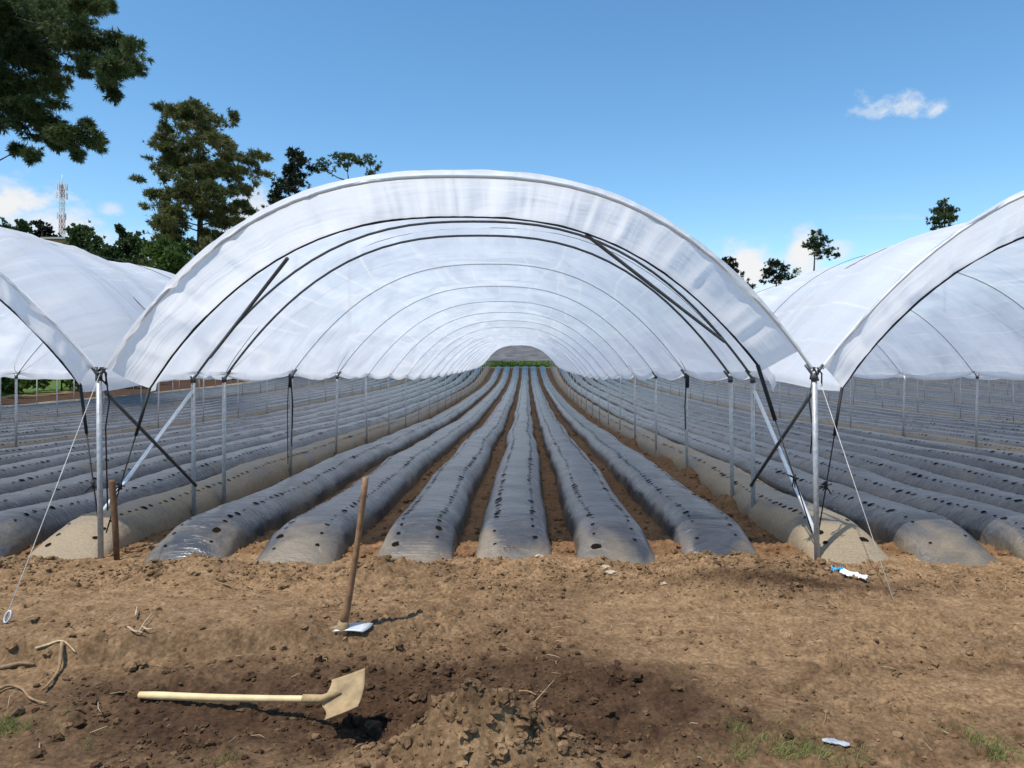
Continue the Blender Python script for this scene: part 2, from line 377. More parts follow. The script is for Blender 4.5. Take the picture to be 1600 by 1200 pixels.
def height(X, Y):
    X = np.asarray(X, float); Y = np.asarray(Y, float)
    z = zg(Y) + 19 * np.exp(-((X + 105) / 45) ** 2 - ((Y - 150) / 45) ** 2)
    near = smooth((9.0 - np.hypot(X * 0.55, Y - 4)) / 3.0)
    fore = smooth((7.6 - Y) / 0.9)
    # loose soil banked against the bed ends
    Y0 = bed_start(X) - 0.26
    amp = np.maximum(0.085 + 0.34 * fbm(X * 1.7, Y * 0.8, 3, 5), 0.015) * np.where(X > 3.4, 0.35, 1.0)
    z = z + near * amp * np.exp(-np.abs((Y - Y0) / 0.36) ** 2.2)
    z = z + 0.14 * np.exp(-((X - 1.75) / 0.85) ** 2 - ((Y - 6.15) / 0.42) ** 2)
    z = z + 0.06 * np.exp(-((X + 0.9) / 0.9) ** 2 - ((Y - 6.1) / 0.3) ** 2)
    # terrace with a small broken bank on the left
    Yb = 4.3 + 0.27 * (X + 3.07) + 0.22 * fbm(X * 2.3, X * 0 + 9, 3, 31)
    fade = smooth((0.2 - X) / 2.2)
    z = z + fade * 0.13 * smooth((Y - Yb) / 0.16 + 0.5) * (1 - smooth((Y - 4.9) / 1.3)) - 0.045 * smooth((Y - 5.2) / 1.0) * fore
    # dug hole and spoil heap
    q = ((X + 0.90) / 0.72) ** 2 + ((Y - 3.80) / 0.42) ** 2
    z = z - 0.075 * np.exp(-q ** 1.5) - 0.10 * np.exp(-(((X + 0.74) / 0.26) ** 2 + ((Y - 3.84) / 0.22) ** 2) ** 1.5)
    lump = 1 + 1.0 * fbm(X * 4.0, Y * 4.0, 4, 41)
    z = z + 0.31 * lump * np.exp(-(((X + 0.15) / 0.36) ** 2 + ((Y - 3.28) / 0.28) ** 2) ** 1.2)
    z = z + 0.10 * lump * np.exp(-((X + 0.58) / 0.32) ** 2 - ((Y - 3.12) / 0.22) ** 2)
    z = z + 0.20 * np.exp(-((X - 2.74 - 0.05 * fbm(Y * 1.2, Y * 0, 2, 44)) / 0.15) ** 2) * smooth((Y - 8.2) / 1.2) * smooth((45 - Y) / 20) * np.clip(0.35 + 2.6 * fbm(X * 2, Y * 0.9, 3, 47), 0, 1.2)
    z = z + 0.016 * near * fbm(X * 0.55, Y * 5.5, 3, 53) * smooth((X + 0.3) / 1.2)
    rough = np.where(Y < 7.4, 1.0, 0.75)
    z = z + rough * near * (0.075 * fbm(X * 1.1, Y * 1.1, 3, 3) + 0.045 * fbm(X * 4, Y * 4, 4, 11) + 0.016 * np.abs(fbm(X * 16, Y * 16, 3, 23)) + 0.012 * fbm(X * 30, Y * 30, 2, 29))
    wx = X + 0.03 * fbm(X * 14, Y * 14, 3, 101); wy = Y + 0.03 * fbm(X * 14 + 7, Y * 14, 3, 103)
    dn = np.clip(0.30 + 1.5 * fbm(X * 1.5, Y * 1.5, 3, 77) + 0.35 * np.exp(-((Y - Y0) / 0.3) ** 2) + 0.3 * np.exp(-q) + 0.8 * np.exp(-((X + 0.2) / 0.5) ** 2 - ((Y - 3.25) / 0.36) ** 2), 0.05, 0.95)
    z = z + near * 0.62 * (lumps(wx, wy, 0.13, 0.058, 201, dn * 0.5) + lumps(wx, wy, 0.062, 0.030, 211, dn * 0.9) + lumps(wx, wy, 0.032, 0.016, 221, dn))
    z = z + (1 - near) * 0.06 * fbm(X * 2.5, Y * 1.5, 3, 8)
    return z
def moist_at(X, Y):
    q = np.exp(-(((X + 0.65) / 1.75) ** 2 + ((Y - 3.95) / 0.75) ** 2) ** 1.6)
    q2 = 0.65 * np.exp(-((X - 1.9) / 0.9) ** 2 - ((Y - 6.0) / 0.4) ** 2)
    low = 0.36 * smooth((5.4 - Y) / 1.5) - 0.10 * smooth((X - 0.2) / 2) * smooth((5.6 - Y) / 1)
    terr = -0.25 * smooth((-0.6 - X) / 1.5) * smooth((Y - 4.75) / 0.25)
    mound = -0.42 * np.exp(-(((X + 0.2) / 0.5) ** 2 + ((Y - 3.25) / 0.36) ** 2))
    return np.clip(q + q2 + low + terr + mound + 1.1 * fbm(X * 0.9, Y * 1.8, 4, 61) + 0.5 * fbm(X * 0.5, Y * 5, 3, 63) * smooth((X + 0.3) / 1.2), 0, 1)
def ground_pt(px, py, dz=0.0):
    Y = 5.0
    for _ in range(60):
        X = (px - PX) * Y / F; z = float(height(X, Y)) + dz
        Yn = (EYE - z) * F / (py - PY); Y += 0.5 * (Yn - Y)
    X = (px - PX) * Y / F
    return Vector((X, Y, float(height(X, Y)) + dz))

def spread(start, step, grow, lim):
    o = []; x = start
    while x < lim: step *= grow; x += step; o.append(x)
    return o
def build_ground():
    dx = np.arange(-5.4, 5.4, 0.0112)
    xs = np.array(sorted([-v for v in spread(5.4, 0.012, 1.03, 700)]) + list(dx) + spread(5.4, 0.012, 1.03, 700))
    dy = np.concatenate([np.arange(2.7, 7.5, 0.0112)])
    ys = np.array([-v for v in sorted(spread(-2.6, 0.02, 1.12, 80), reverse=True)] + list(dy) + spread(7.5, 0.012, 1.02, 700))
    X, Y = np.meshgrid(xs, ys, indexing='xy'); Z = height(X, Y)
    n, m = X.shape
    moist = moist_at(X, Y)
    field = smooth((Y - 7.05) / 0.25) * smooth((88 - Y) / 1.0) * smooth((X + 25.2) / 0.6) * smooth((59 - X))
    rust = field * (0.75 + 0.5 * fbm(X * 1.3, Y * 0.5, 3, 71))
    strip = 1.3 * smooth((-24.8 - X) / 0.6) * smooth((X + 33.8) / 0.8) * smooth((Y - 8) / 4)
    moist = np.clip(moist * (1 - field) * (1 - smooth((Y - 8) / 3)) + strip, 0, 1)
    green = np.clip(smooth((-34.6 - X) / 1.0 + 0.6 * fbm(X * .5, Y * .5, 3, 5)) + smooth((Y - 87.6) / 0.8) * smooth((116 - Y) / 4) + smooth((Y - 150) / 10), 0, 1)
    V = np.stack([X, Y, Z], -1).reshape(-1, 3)
    me = mesh_np('ground', V, grid_faces(n, m), [M['soil']], True, attrs={'moist': moist.ravel(), 'rust': np.clip(rust, 0, 1).ravel(), 'green': green.ravel()})
    tag(obj('ground', me), kind='structure')
build_ground()

# clods: loose crumbs nobody could count
def ico():
    t = (1 + 5 ** .5) / 2
    v = np.array([(-1, t, 0), (1, t, 0), (-1, -t, 0), (1, -t, 0), (0, -1, t), (0, 1, t), (0, -1, -t), (0, 1, -t), (t, 0, -1), (t, 0, 1), (-t, 0, -1), (-t, 0, 1)], float)
    v /= np.linalg.norm(v[0])
    f = np.array([(0, 11, 5), (0, 5, 1), (0, 1, 7), (0, 7, 10), (0, 10, 11), (1, 5, 9), (5, 11, 4), (11, 10, 2), (10, 7, 6), (7, 1, 8), (3, 9, 4), (3, 4, 2), (3, 2, 6), (3, 6, 8), (3, 8, 9), (4, 9, 5), (2, 4, 11), (6, 2, 10), (8, 6, 7), (9, 8, 1)])
    return v, f
def subdiv(v, f):
    v = list(map(tuple, v)); d = {}; nf = []
    def mid(a, b):
        k = (min(a, b), max(a, b))
        if k not in d:
            p = (np.array(v[a]) + np.array(v[b])) / 2; v.append(tuple(p / np.linalg.norm(p))); d[k] = len(v) - 1
        return d[k]
    for a, b, c in f:
        x, y, z = mid(a, b), mid(b, c), mid(c, a); nf += [(a, x, z), (b, y, x), (c, z, y), (x, y, z)]
    return np.array(v), np.array(nf)
IV, IF = ico(); SV, SF = subdiv(IV, IF)
def clod_mesh(name, X, Y, size, fine, rustv=0.0):
    bv, bf = (SV, SF) if fine else (IV, IF)
    n = len(X); k = len(bv)
    jit = 1 + 0.75 * (rng.random((n, k)) - 0.5)
    sc = size[:, None] * np.stack([0.8 + 0.5 * rng.random(n), 0.8 + 0.5 * rng.random(n), 0.5 + 0.4 * rng.random(n)], -1)
    v = bv[None] * jit[..., None]
    a = rng.random(n) * 6.283; ca, sa = np.cos(a)[:, None], np.sin(a)[:, None]
    v = v * sc[:, None, :]
    vx = v[..., 0] * ca - v[..., 1] * sa; vy = v[..., 0] * sa + v[..., 1] * ca
    z = height(X, Y)
    V = np.stack([vx + X[:, None], vy + Y[:, None], v[..., 2] + (z + sc[:, 2] * 0.3)[:, None]], -1).reshape(-1, 3)
    Fq = (bf[None] + (np.arange(n) * k)[:, None, None]).reshape(-1, 3)
    mo = np.clip(moist_at(X, Y) + 0.9 * (rng.random(n) - 0.45), 0, 1) if not rustv else np.zeros(n)
    return mesh_np(name, V, Fq, [M['soil']], False, attrs={'moist': np.repeat(mo, k), 'rust': np.full(n * k, rustv), 'green': np.zeros(n * k)})
def scatter_clods():
    n = 90000
    X = rng.uniform(-5.6, 5.6, n); Y = rng.uniform(2.7, 7.15, n)
    dens = 0.10 + 0.9 * np.exp(-((Y - bed_start(X) + 0.3) / 0.3) ** 2) * np.where(X > 3.3, .35, 1) + 0.6 * moist_at(X, Y) + 1.2 * np.exp(-((X + 0.2) / 0.5) ** 2 - ((Y - 3.25) / 0.4) ** 2) + 0.5 * np.exp(-((X - 1.9) / .9) ** 2 - ((Y - 6.1) / .45) ** 2)
    dens *= np.clip(0.35 + 2.4 * (fbm(X * 1.8, Y * 1.8, 3, 77) + 0.15), 0.03, 1.5)
    keep = rng.random(n) < dens * 0.75; X, Y = X[keep], Y[keep]
    size = np.clip(0.0062 * np.exp(0.55 * rng.standard_normal(len(X))), 0.004, 0.032)
    big = size > 0.012
    tag(obj('soil_crumbs', clod_mesh('soil_crumbs', X[~big], Y[~big], size[~big], False)), 'small brown soil crumbs scattered over the bare ground in front of the beds', 'soil crumbs', kind='stuff')
    n2 = 700; X2 = np.concatenate([rng.normal(-0.16, 0.24, 350), rng.uniform(-4.8, 3.2, 240), rng.normal(-1.0, 0.9, 110)])
    Y2 = np.concatenate([rng.normal(3.27, 0.18, 350), bed_start(X2[350:590]) - 0.32 + 0.16 * rng.standard_normal(240), rng.normal(4.1, 0.3, 110)])
    s2 = np.clip(0.0135 * np.exp(0.5 * rng.standard_normal(n2)), 0.006, 0.04)
    tag(obj('soil_clods', clod_mesh('soil_clods', np.concatenate([X[big], X2]), np.concatenate([Y[big], Y2]), np.concatenate([size[big], s2]), True)), 'larger lumpy soil clods along the bed ends and on the spoil heap', 'soil clods', kind='stuff')
    n3 = 5200; X3 = rng.uniform(-7, 7, n3); Y3 = 7.2 + 26 * rng.random(n3) ** 1.7
    s3 = np.clip(0.016 * np.exp(0.5 * rng.standard_normal(n3)), 0.006, 0.05)
    tag(obj('furrow_clods', clod_mesh('furrow_clods', X3, Y3, s3, False, 0.9)), 'rusty brown soil lumps lying in the furrows between the covered beds', 'soil clods', kind='stuff')
scatter_clods()

# ------------------------------------------------------------------ planting beds
Y_END = 87.0
def bed_mesh(name, X0, seed, matr, dense, hw=0.375, H=0.335):
    ys0 = float(bed_start(np.array(X0))) + 0.10 * math.sin(seed * 2.3)
    step = 0.036 if dense else 0.16
    ys0 = ys0 - 0.06
    ys = np.array([ys0 + v for v in np.linspace(0, 0.75, 22)] + [ys0 + .75 + v for v in spread(0, step, 1.018 if dense else 1.06, Y_END - ys0 - 1)])
    ys = ys[ys < Y_END]
    th = np.linspace(0, math.pi, 19)
    def sect(y, c, s):
        end = np.clip((y - ys0) / 1.05, 0, 1); e = np.sin(end * math.pi / 2) ** 0.95 * 0.97 + 0.03
        end2 = np.clip((Y_END - y) / 0.6, 0, 1); e = e * np.sqrt(np.maximum(1 - (1 - end2) ** 2, 0.0009))
        cx = 0.05 * fbm(y * 0.35, y * 0 + seed, 2, seed) * 2 + 0.012 * fbm(y * 2.1, y * 0 + seed, 2, seed + 5)
        hh = H * (1 + 0.19 * fbm(y * 0.6, y * 0 + seed * 1.3, 3, seed + 9))
        ww = hw * (1 + 0.14 * fbm(y * 0.55, y * 0 + seed * 2.1, 3, seed + 13)) * (1.12 - 0.12 * e)
        x = ww * np.sign(c) * np.abs(c) ** 0.70 + cx
        z = hh * e * np.abs(s) ** 0.78
        edge = 1 - np.abs(s)
        x = x + 0.03 * edge * fbm(y * 5, c * 2 + seed, 3, seed + 21) * np.sign(c)
        wr_ = np.abs(fbm(y * 6.5 + c * 2.2, c * 1.4 + seed, 2, seed + 25)) - 0.1
        x = x + np.sign(c) * 0.04 * np.sqrt(edge) * wr_; z = z + 0.035 * wr_ * np.sqrt(edge) * np.abs(s) * e
        z = z + (0.028 * fbm(y * 3.1 + c * 2.4, c * 1.6 + seed, 3, seed + 3) + 0.03 * fbm(y * 0.9, c * 1.2 + seed, 2, seed + 2)) * e * np.abs(s) ** .5
        return x, zg(y) - 0.03 + z - 0.12 * (1 - end) ** 2
    Yg = ys[:, None] + 0 * th[None]; C = np.cos(th)[None] + 0 * Yg; S = np.sin(th)[None] + 0 * Yg
    x, z = sect(Yg, C, S)
    n, m = x.shape
    V = np.stack([x, Yg, z], -1).reshape(-1, 3); Fq = grid_faces(n, m)
    uvu = (th / math.pi * 0.95)[None] + 0 * Yg
    UV = np.stack([uvu, Yg + seed * 7.3], -1).reshape(-1, 2)
    dust = 0.66 * np.exp(-((Yg - ys0) / 0.62) ** 2) + 0.30 * smooth((Yg - 40) / 35) + 0.55 * (1 - np.abs(S)) ** 2 + 0.15 * fbm(Yg * 0.7, C * 1.5 + seed, 3, seed + 31) * 2
    # planting holes: two staggered rows of flat slots laid on the film, painted dark for their depth
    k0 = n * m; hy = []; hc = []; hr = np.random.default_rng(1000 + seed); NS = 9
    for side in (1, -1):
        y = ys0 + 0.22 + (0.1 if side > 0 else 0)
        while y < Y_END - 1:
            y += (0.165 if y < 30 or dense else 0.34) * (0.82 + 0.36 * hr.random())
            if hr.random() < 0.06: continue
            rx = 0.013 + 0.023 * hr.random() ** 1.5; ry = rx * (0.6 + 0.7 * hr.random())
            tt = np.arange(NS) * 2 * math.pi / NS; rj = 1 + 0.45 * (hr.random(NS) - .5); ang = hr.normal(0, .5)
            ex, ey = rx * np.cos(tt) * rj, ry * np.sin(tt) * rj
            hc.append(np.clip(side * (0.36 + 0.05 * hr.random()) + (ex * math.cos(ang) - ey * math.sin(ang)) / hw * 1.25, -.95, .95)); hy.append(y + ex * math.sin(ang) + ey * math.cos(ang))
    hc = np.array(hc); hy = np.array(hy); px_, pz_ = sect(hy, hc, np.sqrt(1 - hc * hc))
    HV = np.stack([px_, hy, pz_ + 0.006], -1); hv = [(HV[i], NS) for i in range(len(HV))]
    me = None
    # triangulated fans so that every face has four corners at most: merge through lists
    allV = [V]; faces4 = Fq.tolist(); mi = [0] * len(faces4); uvs = [UV]; ds = [dust.ravel()]
    off = k0
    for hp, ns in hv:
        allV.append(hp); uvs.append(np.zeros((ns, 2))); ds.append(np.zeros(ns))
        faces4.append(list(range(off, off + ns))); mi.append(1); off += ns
    Vn = np.concatenate(allV); UVn = np.concatenate(uvs); dn = np.concatenate(ds)
    me = bpy.data.meshes.new(name); lens = np.array([len(f) for f in faces4], np.int32)
    li = np.concatenate([np.asarray(f, np.int32) for f in faces4])
    me.vertices.add(len(Vn)); me.vertices.foreach_set('co', Vn.astype(np.float32).ravel())
    me.loops.add(len(li)); me.loops.foreach_set('vertex_index', li)
    me.polygons.add(len(lens)); st = np.concatenate([[0], np.cumsum(lens)[:-1]]).astype(np.int32)
    me.polygons.foreach_set('loop_start', st); me.polygons.foreach_set('loop_total', lens)
    me.polygons.foreach_set('use_smooth', np.ones(len(lens), bool))
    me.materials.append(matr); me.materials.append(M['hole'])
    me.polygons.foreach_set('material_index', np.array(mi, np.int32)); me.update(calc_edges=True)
    l = me.uv_layers.new(name='UVMap'); l.data.foreach_set('uv', UVn[li].astype(np.float32).ravel())
    a = me.attributes.new('dust', 'FLOAT', 'POINT'); a.data.foreach_set('value', dn.astype(np.float32))
    me.validate(); return me
def ordinal(n):
    if 10 <= n % 100 <= 20: return f'{n}th'
    return f'{n}' + {1: 'st', 2: 'nd', 3: 'rd'}.get(n % 10, 'th')
WORDS = ['first', 'second', 'third', 'fourth', 'fifth', 'sixth', 'seventh', 'eighth', 'ninth', 'tenth']
def ordw(n): return WORDS[n - 1] if n <= 10 else ordinal(n)
POSTS_X = (-4.08, 2.79); SPAN = 6.87
def build_beds():
    G = 'plastic covered raised beds running to the far end of the field'
    centre = [(-4.47, 1), (-3.24, 0), (-2.18, 0), (-1.12, 0), (-0.13, 0), (0.84, 0), (1.92, 0), (3.15, 1)]
    for i, (x, d) in enumerate(centre):
        me = bed_mesh('planting_bed', x, 3 + i, M['mulch_dusty' if d else 'mulch'], True)
        if d: lab = f'tan dusty film covered bed beside the {"left" if x < 0 else "right"} front post of the central tunnel'
        else: lab = f'grey film covered bed, {ordw(i)} from the left between the two front posts'
        tag(obj('planting_bed', me, None, (x, 0, 0)), lab, 'planting bed', G)
    far = [bed_mesh('planting_bed', 14.0 + 1.3 * k, 40 + k, M['mulch'], False) for k in range(3)]
    farD = bed_mesh('planting_bed', 17.0, 55, M['mulch_dusty'], False)
    for side, x0, cnt in ((1, 3.15, 55), (-1, -4.47, 21)):
        for k in range(1, cnt + 1):
            x = x0 + side * k * SPAN / 7; d = (k % 7 == 0)
            if abs(x) < 12.5: me = bed_mesh('planting_bed', x, 60 + k + (side < 0) * 30, M['mulch_dusty' if d else 'mulch'], k < 4)
            else: me = farD if d else far[k % 3]
            c = 'tan dusty' if d else 'dark grey'
            lab = f'{c} film covered bed, {ordw(k)} out from the tan bed at the {"right" if side > 0 else "left"} front post'
            tag(obj('planting_bed', me, None, (x, 0, 0)), lab, 'planting bed', G)
build_beds()

# ------------------------------------------------------------------ tunnels
RISE, HP = 1.86, 1.82
HOOPS = [7.06, 9.04, 9.94] + [12.75 + 3.05 * k for k in range(25)]
RH, RZ, RR, RY, LEAN, FS = 3.09, 1.60, 1.65, 7.30, 0.30, 0.965   # hem rope arch; forward lean and height of the front hoop
def rope_y(u): return RY - 0.10 * archv(u)
def archv(u): return 1 - np.abs(u) ** 2.55
def top_z(y): return np.interp(y, HOOPS, [float(zg(np.array(h))) + HP for h in HOOPS])
HW = SPAN / 2 - 0.05
US = np.sin(np.linspace(-math.pi / 2, math.pi / 2, 41))
def hoop_mesh(name, hw, rise, r, m, sides=8, us=US):
    return MB().tube([(hw * u, 0, rise * float(archv(u))) for u in us], r, sides).mesh(name, [m])
HOOP_DARK = hoop_mesh('hoop', HW, RISE, 0.0155, M['darksteel'])
HOOP_FRONT = hoop_mesh('hoop', HW, RISE, 0.017, M['white'])
HOOP_THIN = hoop_mesh('hoop', HW, RISE, 0.011, M['palesteel'], 6)
HOOP_FAR = hoop_mesh('hoop', HW, RISE, 0.011, M['palesteel'], 5, US[::2])
def post_mesh(r, sides):
    return MB().tube([(0, 0, -0.25), (0, 0, HP - 0.03)], r, sides).mesh('post', [M['steel']])
POST_NEAR = post_mesh(0.0255, 12); POST_FAR = post_mesh(0.020, 6)
def fork_mesh():
    m = MB()
    for s in (-1, 1): m.tube([(0, 0, -0.06), (s * 0.03, 0, -0.02), (s * 0.085, 0, 0.055)], 0.015, 8)
    m.tube([(0, 0, -0.10), (0, 0, -0.02)], 0.032, 10)
    return m.mesh('post_fork', [M['darksteel']])
FORK = fork_mesh()

def canopy_mesh(xc, seed, near, wr):
    ys = []
    for a, b in zip(HOOPS[:-1], HOOPS[1:]):
        k = (14 if a < 25 else 8) if near else 6
        ys += list(np.linspace(a, b, k, endpoint=False))
    ys.append(HOOPS[-1]); ys = np.array(ys); ys = np.concatenate([[7.31], ys[ys > 7.5]]) if near else ys
    hp = np.array(HOOPS); idx = np.clip(np.searchsorted(hp, ys, 'right') - 1, 0, len(hp) - 2)
    t = (ys - hp[idx]) / (hp[idx + 1] - hp[idx]); sg = np.sin(np.pi * np.clip(t, 0, 1)); bay = (hp[idx + 1] - hp[idx]) / 3.05
    us = np.sin(np.linspace(-math.pi / 2, math.pi / 2, 49 if near else 29))
    hw = HW
    U = us[None, :] + 0 * ys[:, None]; Yg = ys[:, None] + 0 * U
    sgb = (sg * bay)[:, None]
    n1 = fbm(U * 4.0 + seed, Yg * 0.9, 4, seed); n2 = fbm(U * 9 + Yg * 1.6, Yg * 0.55 - U * 2, 3, seed + 3)
    n3 = np.abs(fbm(U * 2.2 - Yg * 0.7 + seed, Yg * 2.2 + U * 3, 3, seed + 8))
    disp = 0.026 - sgb * (0.05 + 0.07 * (1 - np.abs(U)) ) + wr * (sg[:, None] ** .6) * (0.07 * n1 + 0.05 * n2 + 0.09 * (n3 - 0.08) + 0.045 * fbm(Yg * 3.0 + 0.8 * U, U * 1.3 + seed, 3, seed + 12) * (0.3 + np.abs(U)))
    v = archv(U); dz = RISE * 2.55 * np.abs(U) ** 1.55 * np.sign(U) / hw
    nl = np.sqrt(1 + dz * dz)
    X = hw * U + disp * dz / nl; Z = RISE * v + disp / nl + top_z(Yg)
    # hanging skirt with scallops between the posts
    rows = []
    for s in (-1, 1):
        part = []
        for f in (0.33, 0.66, 1.0):
            drop = 0.02 + (0.13 + 0.06 * fbm(ys * 0.33 + s * 3, ys * 0 + seed, 2, seed + 4)) * sg ** 0.75 * bay ** .5
            bl1 = smooth((ys - 7.31) / 0.95) if near else 1.0
            xx = s * (hw * bl1 + RH * (1 - bl1) + 0.005) + s * 0.03 * f * sg + 0.02 * fbm(ys * 2.2, ys * 0 + f, 2, seed + 14)
            part.append(np.stack([xx, ys, (top_z(ys) + 0.01) * bl1 + 1.6 * (1 - bl1) - drop * f], -1))
        rows.append(part)
    # the same sheet dips to the hem rope before it rises again to the front hoop
    bl = smooth((Yg - 7.31) / 0.95) if near else 1.0; X = X * bl + RH * U * (1 - bl); Z = Z * bl + (RZ + RR * archv(U)) * (1 - bl); Yg = Yg - (Yg < 7.5) * (Yg - rope_y(U)) if near else Yg
    core = np.stack([X, Yg, Z], -1)
    G = np.concatenate([np.stack(rows[0][::-1], 1), core, np.stack(rows[1], 1)], 1)
    n, m, _ = G.shape
    seg = np.linalg.norm(np.diff(G[n // 2], axis=0), axis=1); arc = np.concatenate([[0], np.cumsum(seg)])
    UV = np.stack([arc[None] + 0 * G[..., 1], G[..., 1] + seed * 3.7], -1).reshape(-1, 2)
    G[..., 0] += xc
    return mesh_np('canopy', G.reshape(-1, 3), grid_faces(n, m), [M['film']], True, uv=UV)
def frill_mesh(xc, seed, ul, ur, fs=0.965):
    """band from the front hoop back and in to the tensioned hem rope"""
    us = np.linspace(ul, ur, 260); n = len(us); w = np.linspace(0, 1, 12)
    zt = float(top_z(7.06))
    av = archv(us); fx, fz = HW * us, zt + fs * RISE * av + 0.022
    rx, rz = RH * us, RZ + RR * av
    lowl = np.where(us < 0, smooth((np.abs(us) - 0.9) / 0.1) * 0.03, 0); rz = rz - lowl
    pl = fbm(us * 14 + seed, us * 0, 2, seed) ; pl2 = fbm(us * 34 + seed, us * 0 + 3, 2, seed + 1); pl3 = fbm(us * 22 + seed, us * 0 + 5, 3, seed + 6)
    G = np.zeros((len(w), n, 3))
    for i, t in enumerate(w):
        mid = math.sin(math.pi * t); k = 0.35 + 0.65 * t
        off = 0.16 * pl * k + 0.10 * pl2 * k * (0.4 + 0.6 * t) + 0.10 * (np.abs(pl3) - .12) * k
        off = off * (1 - 0.85 * float(smooth((t - .75) / .25)))
        G[i, :, 0] = xc + fx * (1 - t) + rx * t + 0.05 * fbm(us * 20, us * 0 + t * 1.5, 2, seed + 4) * mid
        G[i, :, 1] = (7.03 - LEAN * av) * (1 - t) + rope_y(us) * t - 0.02 * mid + off
        G[i, :, 2] = fz * (1 - t) + rz * t + 0.03 * mid * (1 - us * us) + 0.05 * pl * k * (1 - t) * t
    UV = np.stack([np.tile(us * 4.2, (len(w), 1)) * 1.0, np.tile((w * 0.5)[:, None], (1, n)) + seed], -1).reshape(-1, 2)
    return mesh_np('front_frill', G.reshape(-1, 3), grid_faces(len(w), n), [M['frill']], True, uv=UV)
def knots(m, p, r=0.03):
    for k in range(4):
        a = Vector(p) + Vector((random.uniform(-.05, .05), random.uniform(-.03, .03), random.uniform(-.05, .05)))
        b = Vector(p) + Vector((random.uniform(-.08, .08), random.uniform(-.03, .03), random.uniform(-.10, .04)))
        m.tube([a, Vector(p), b], 0.007, 5)
    m.tube([Vector(p) + Vector((0, 0, .04)), Vector(p) - Vector((0, 0, .04))], 0.016, 6)

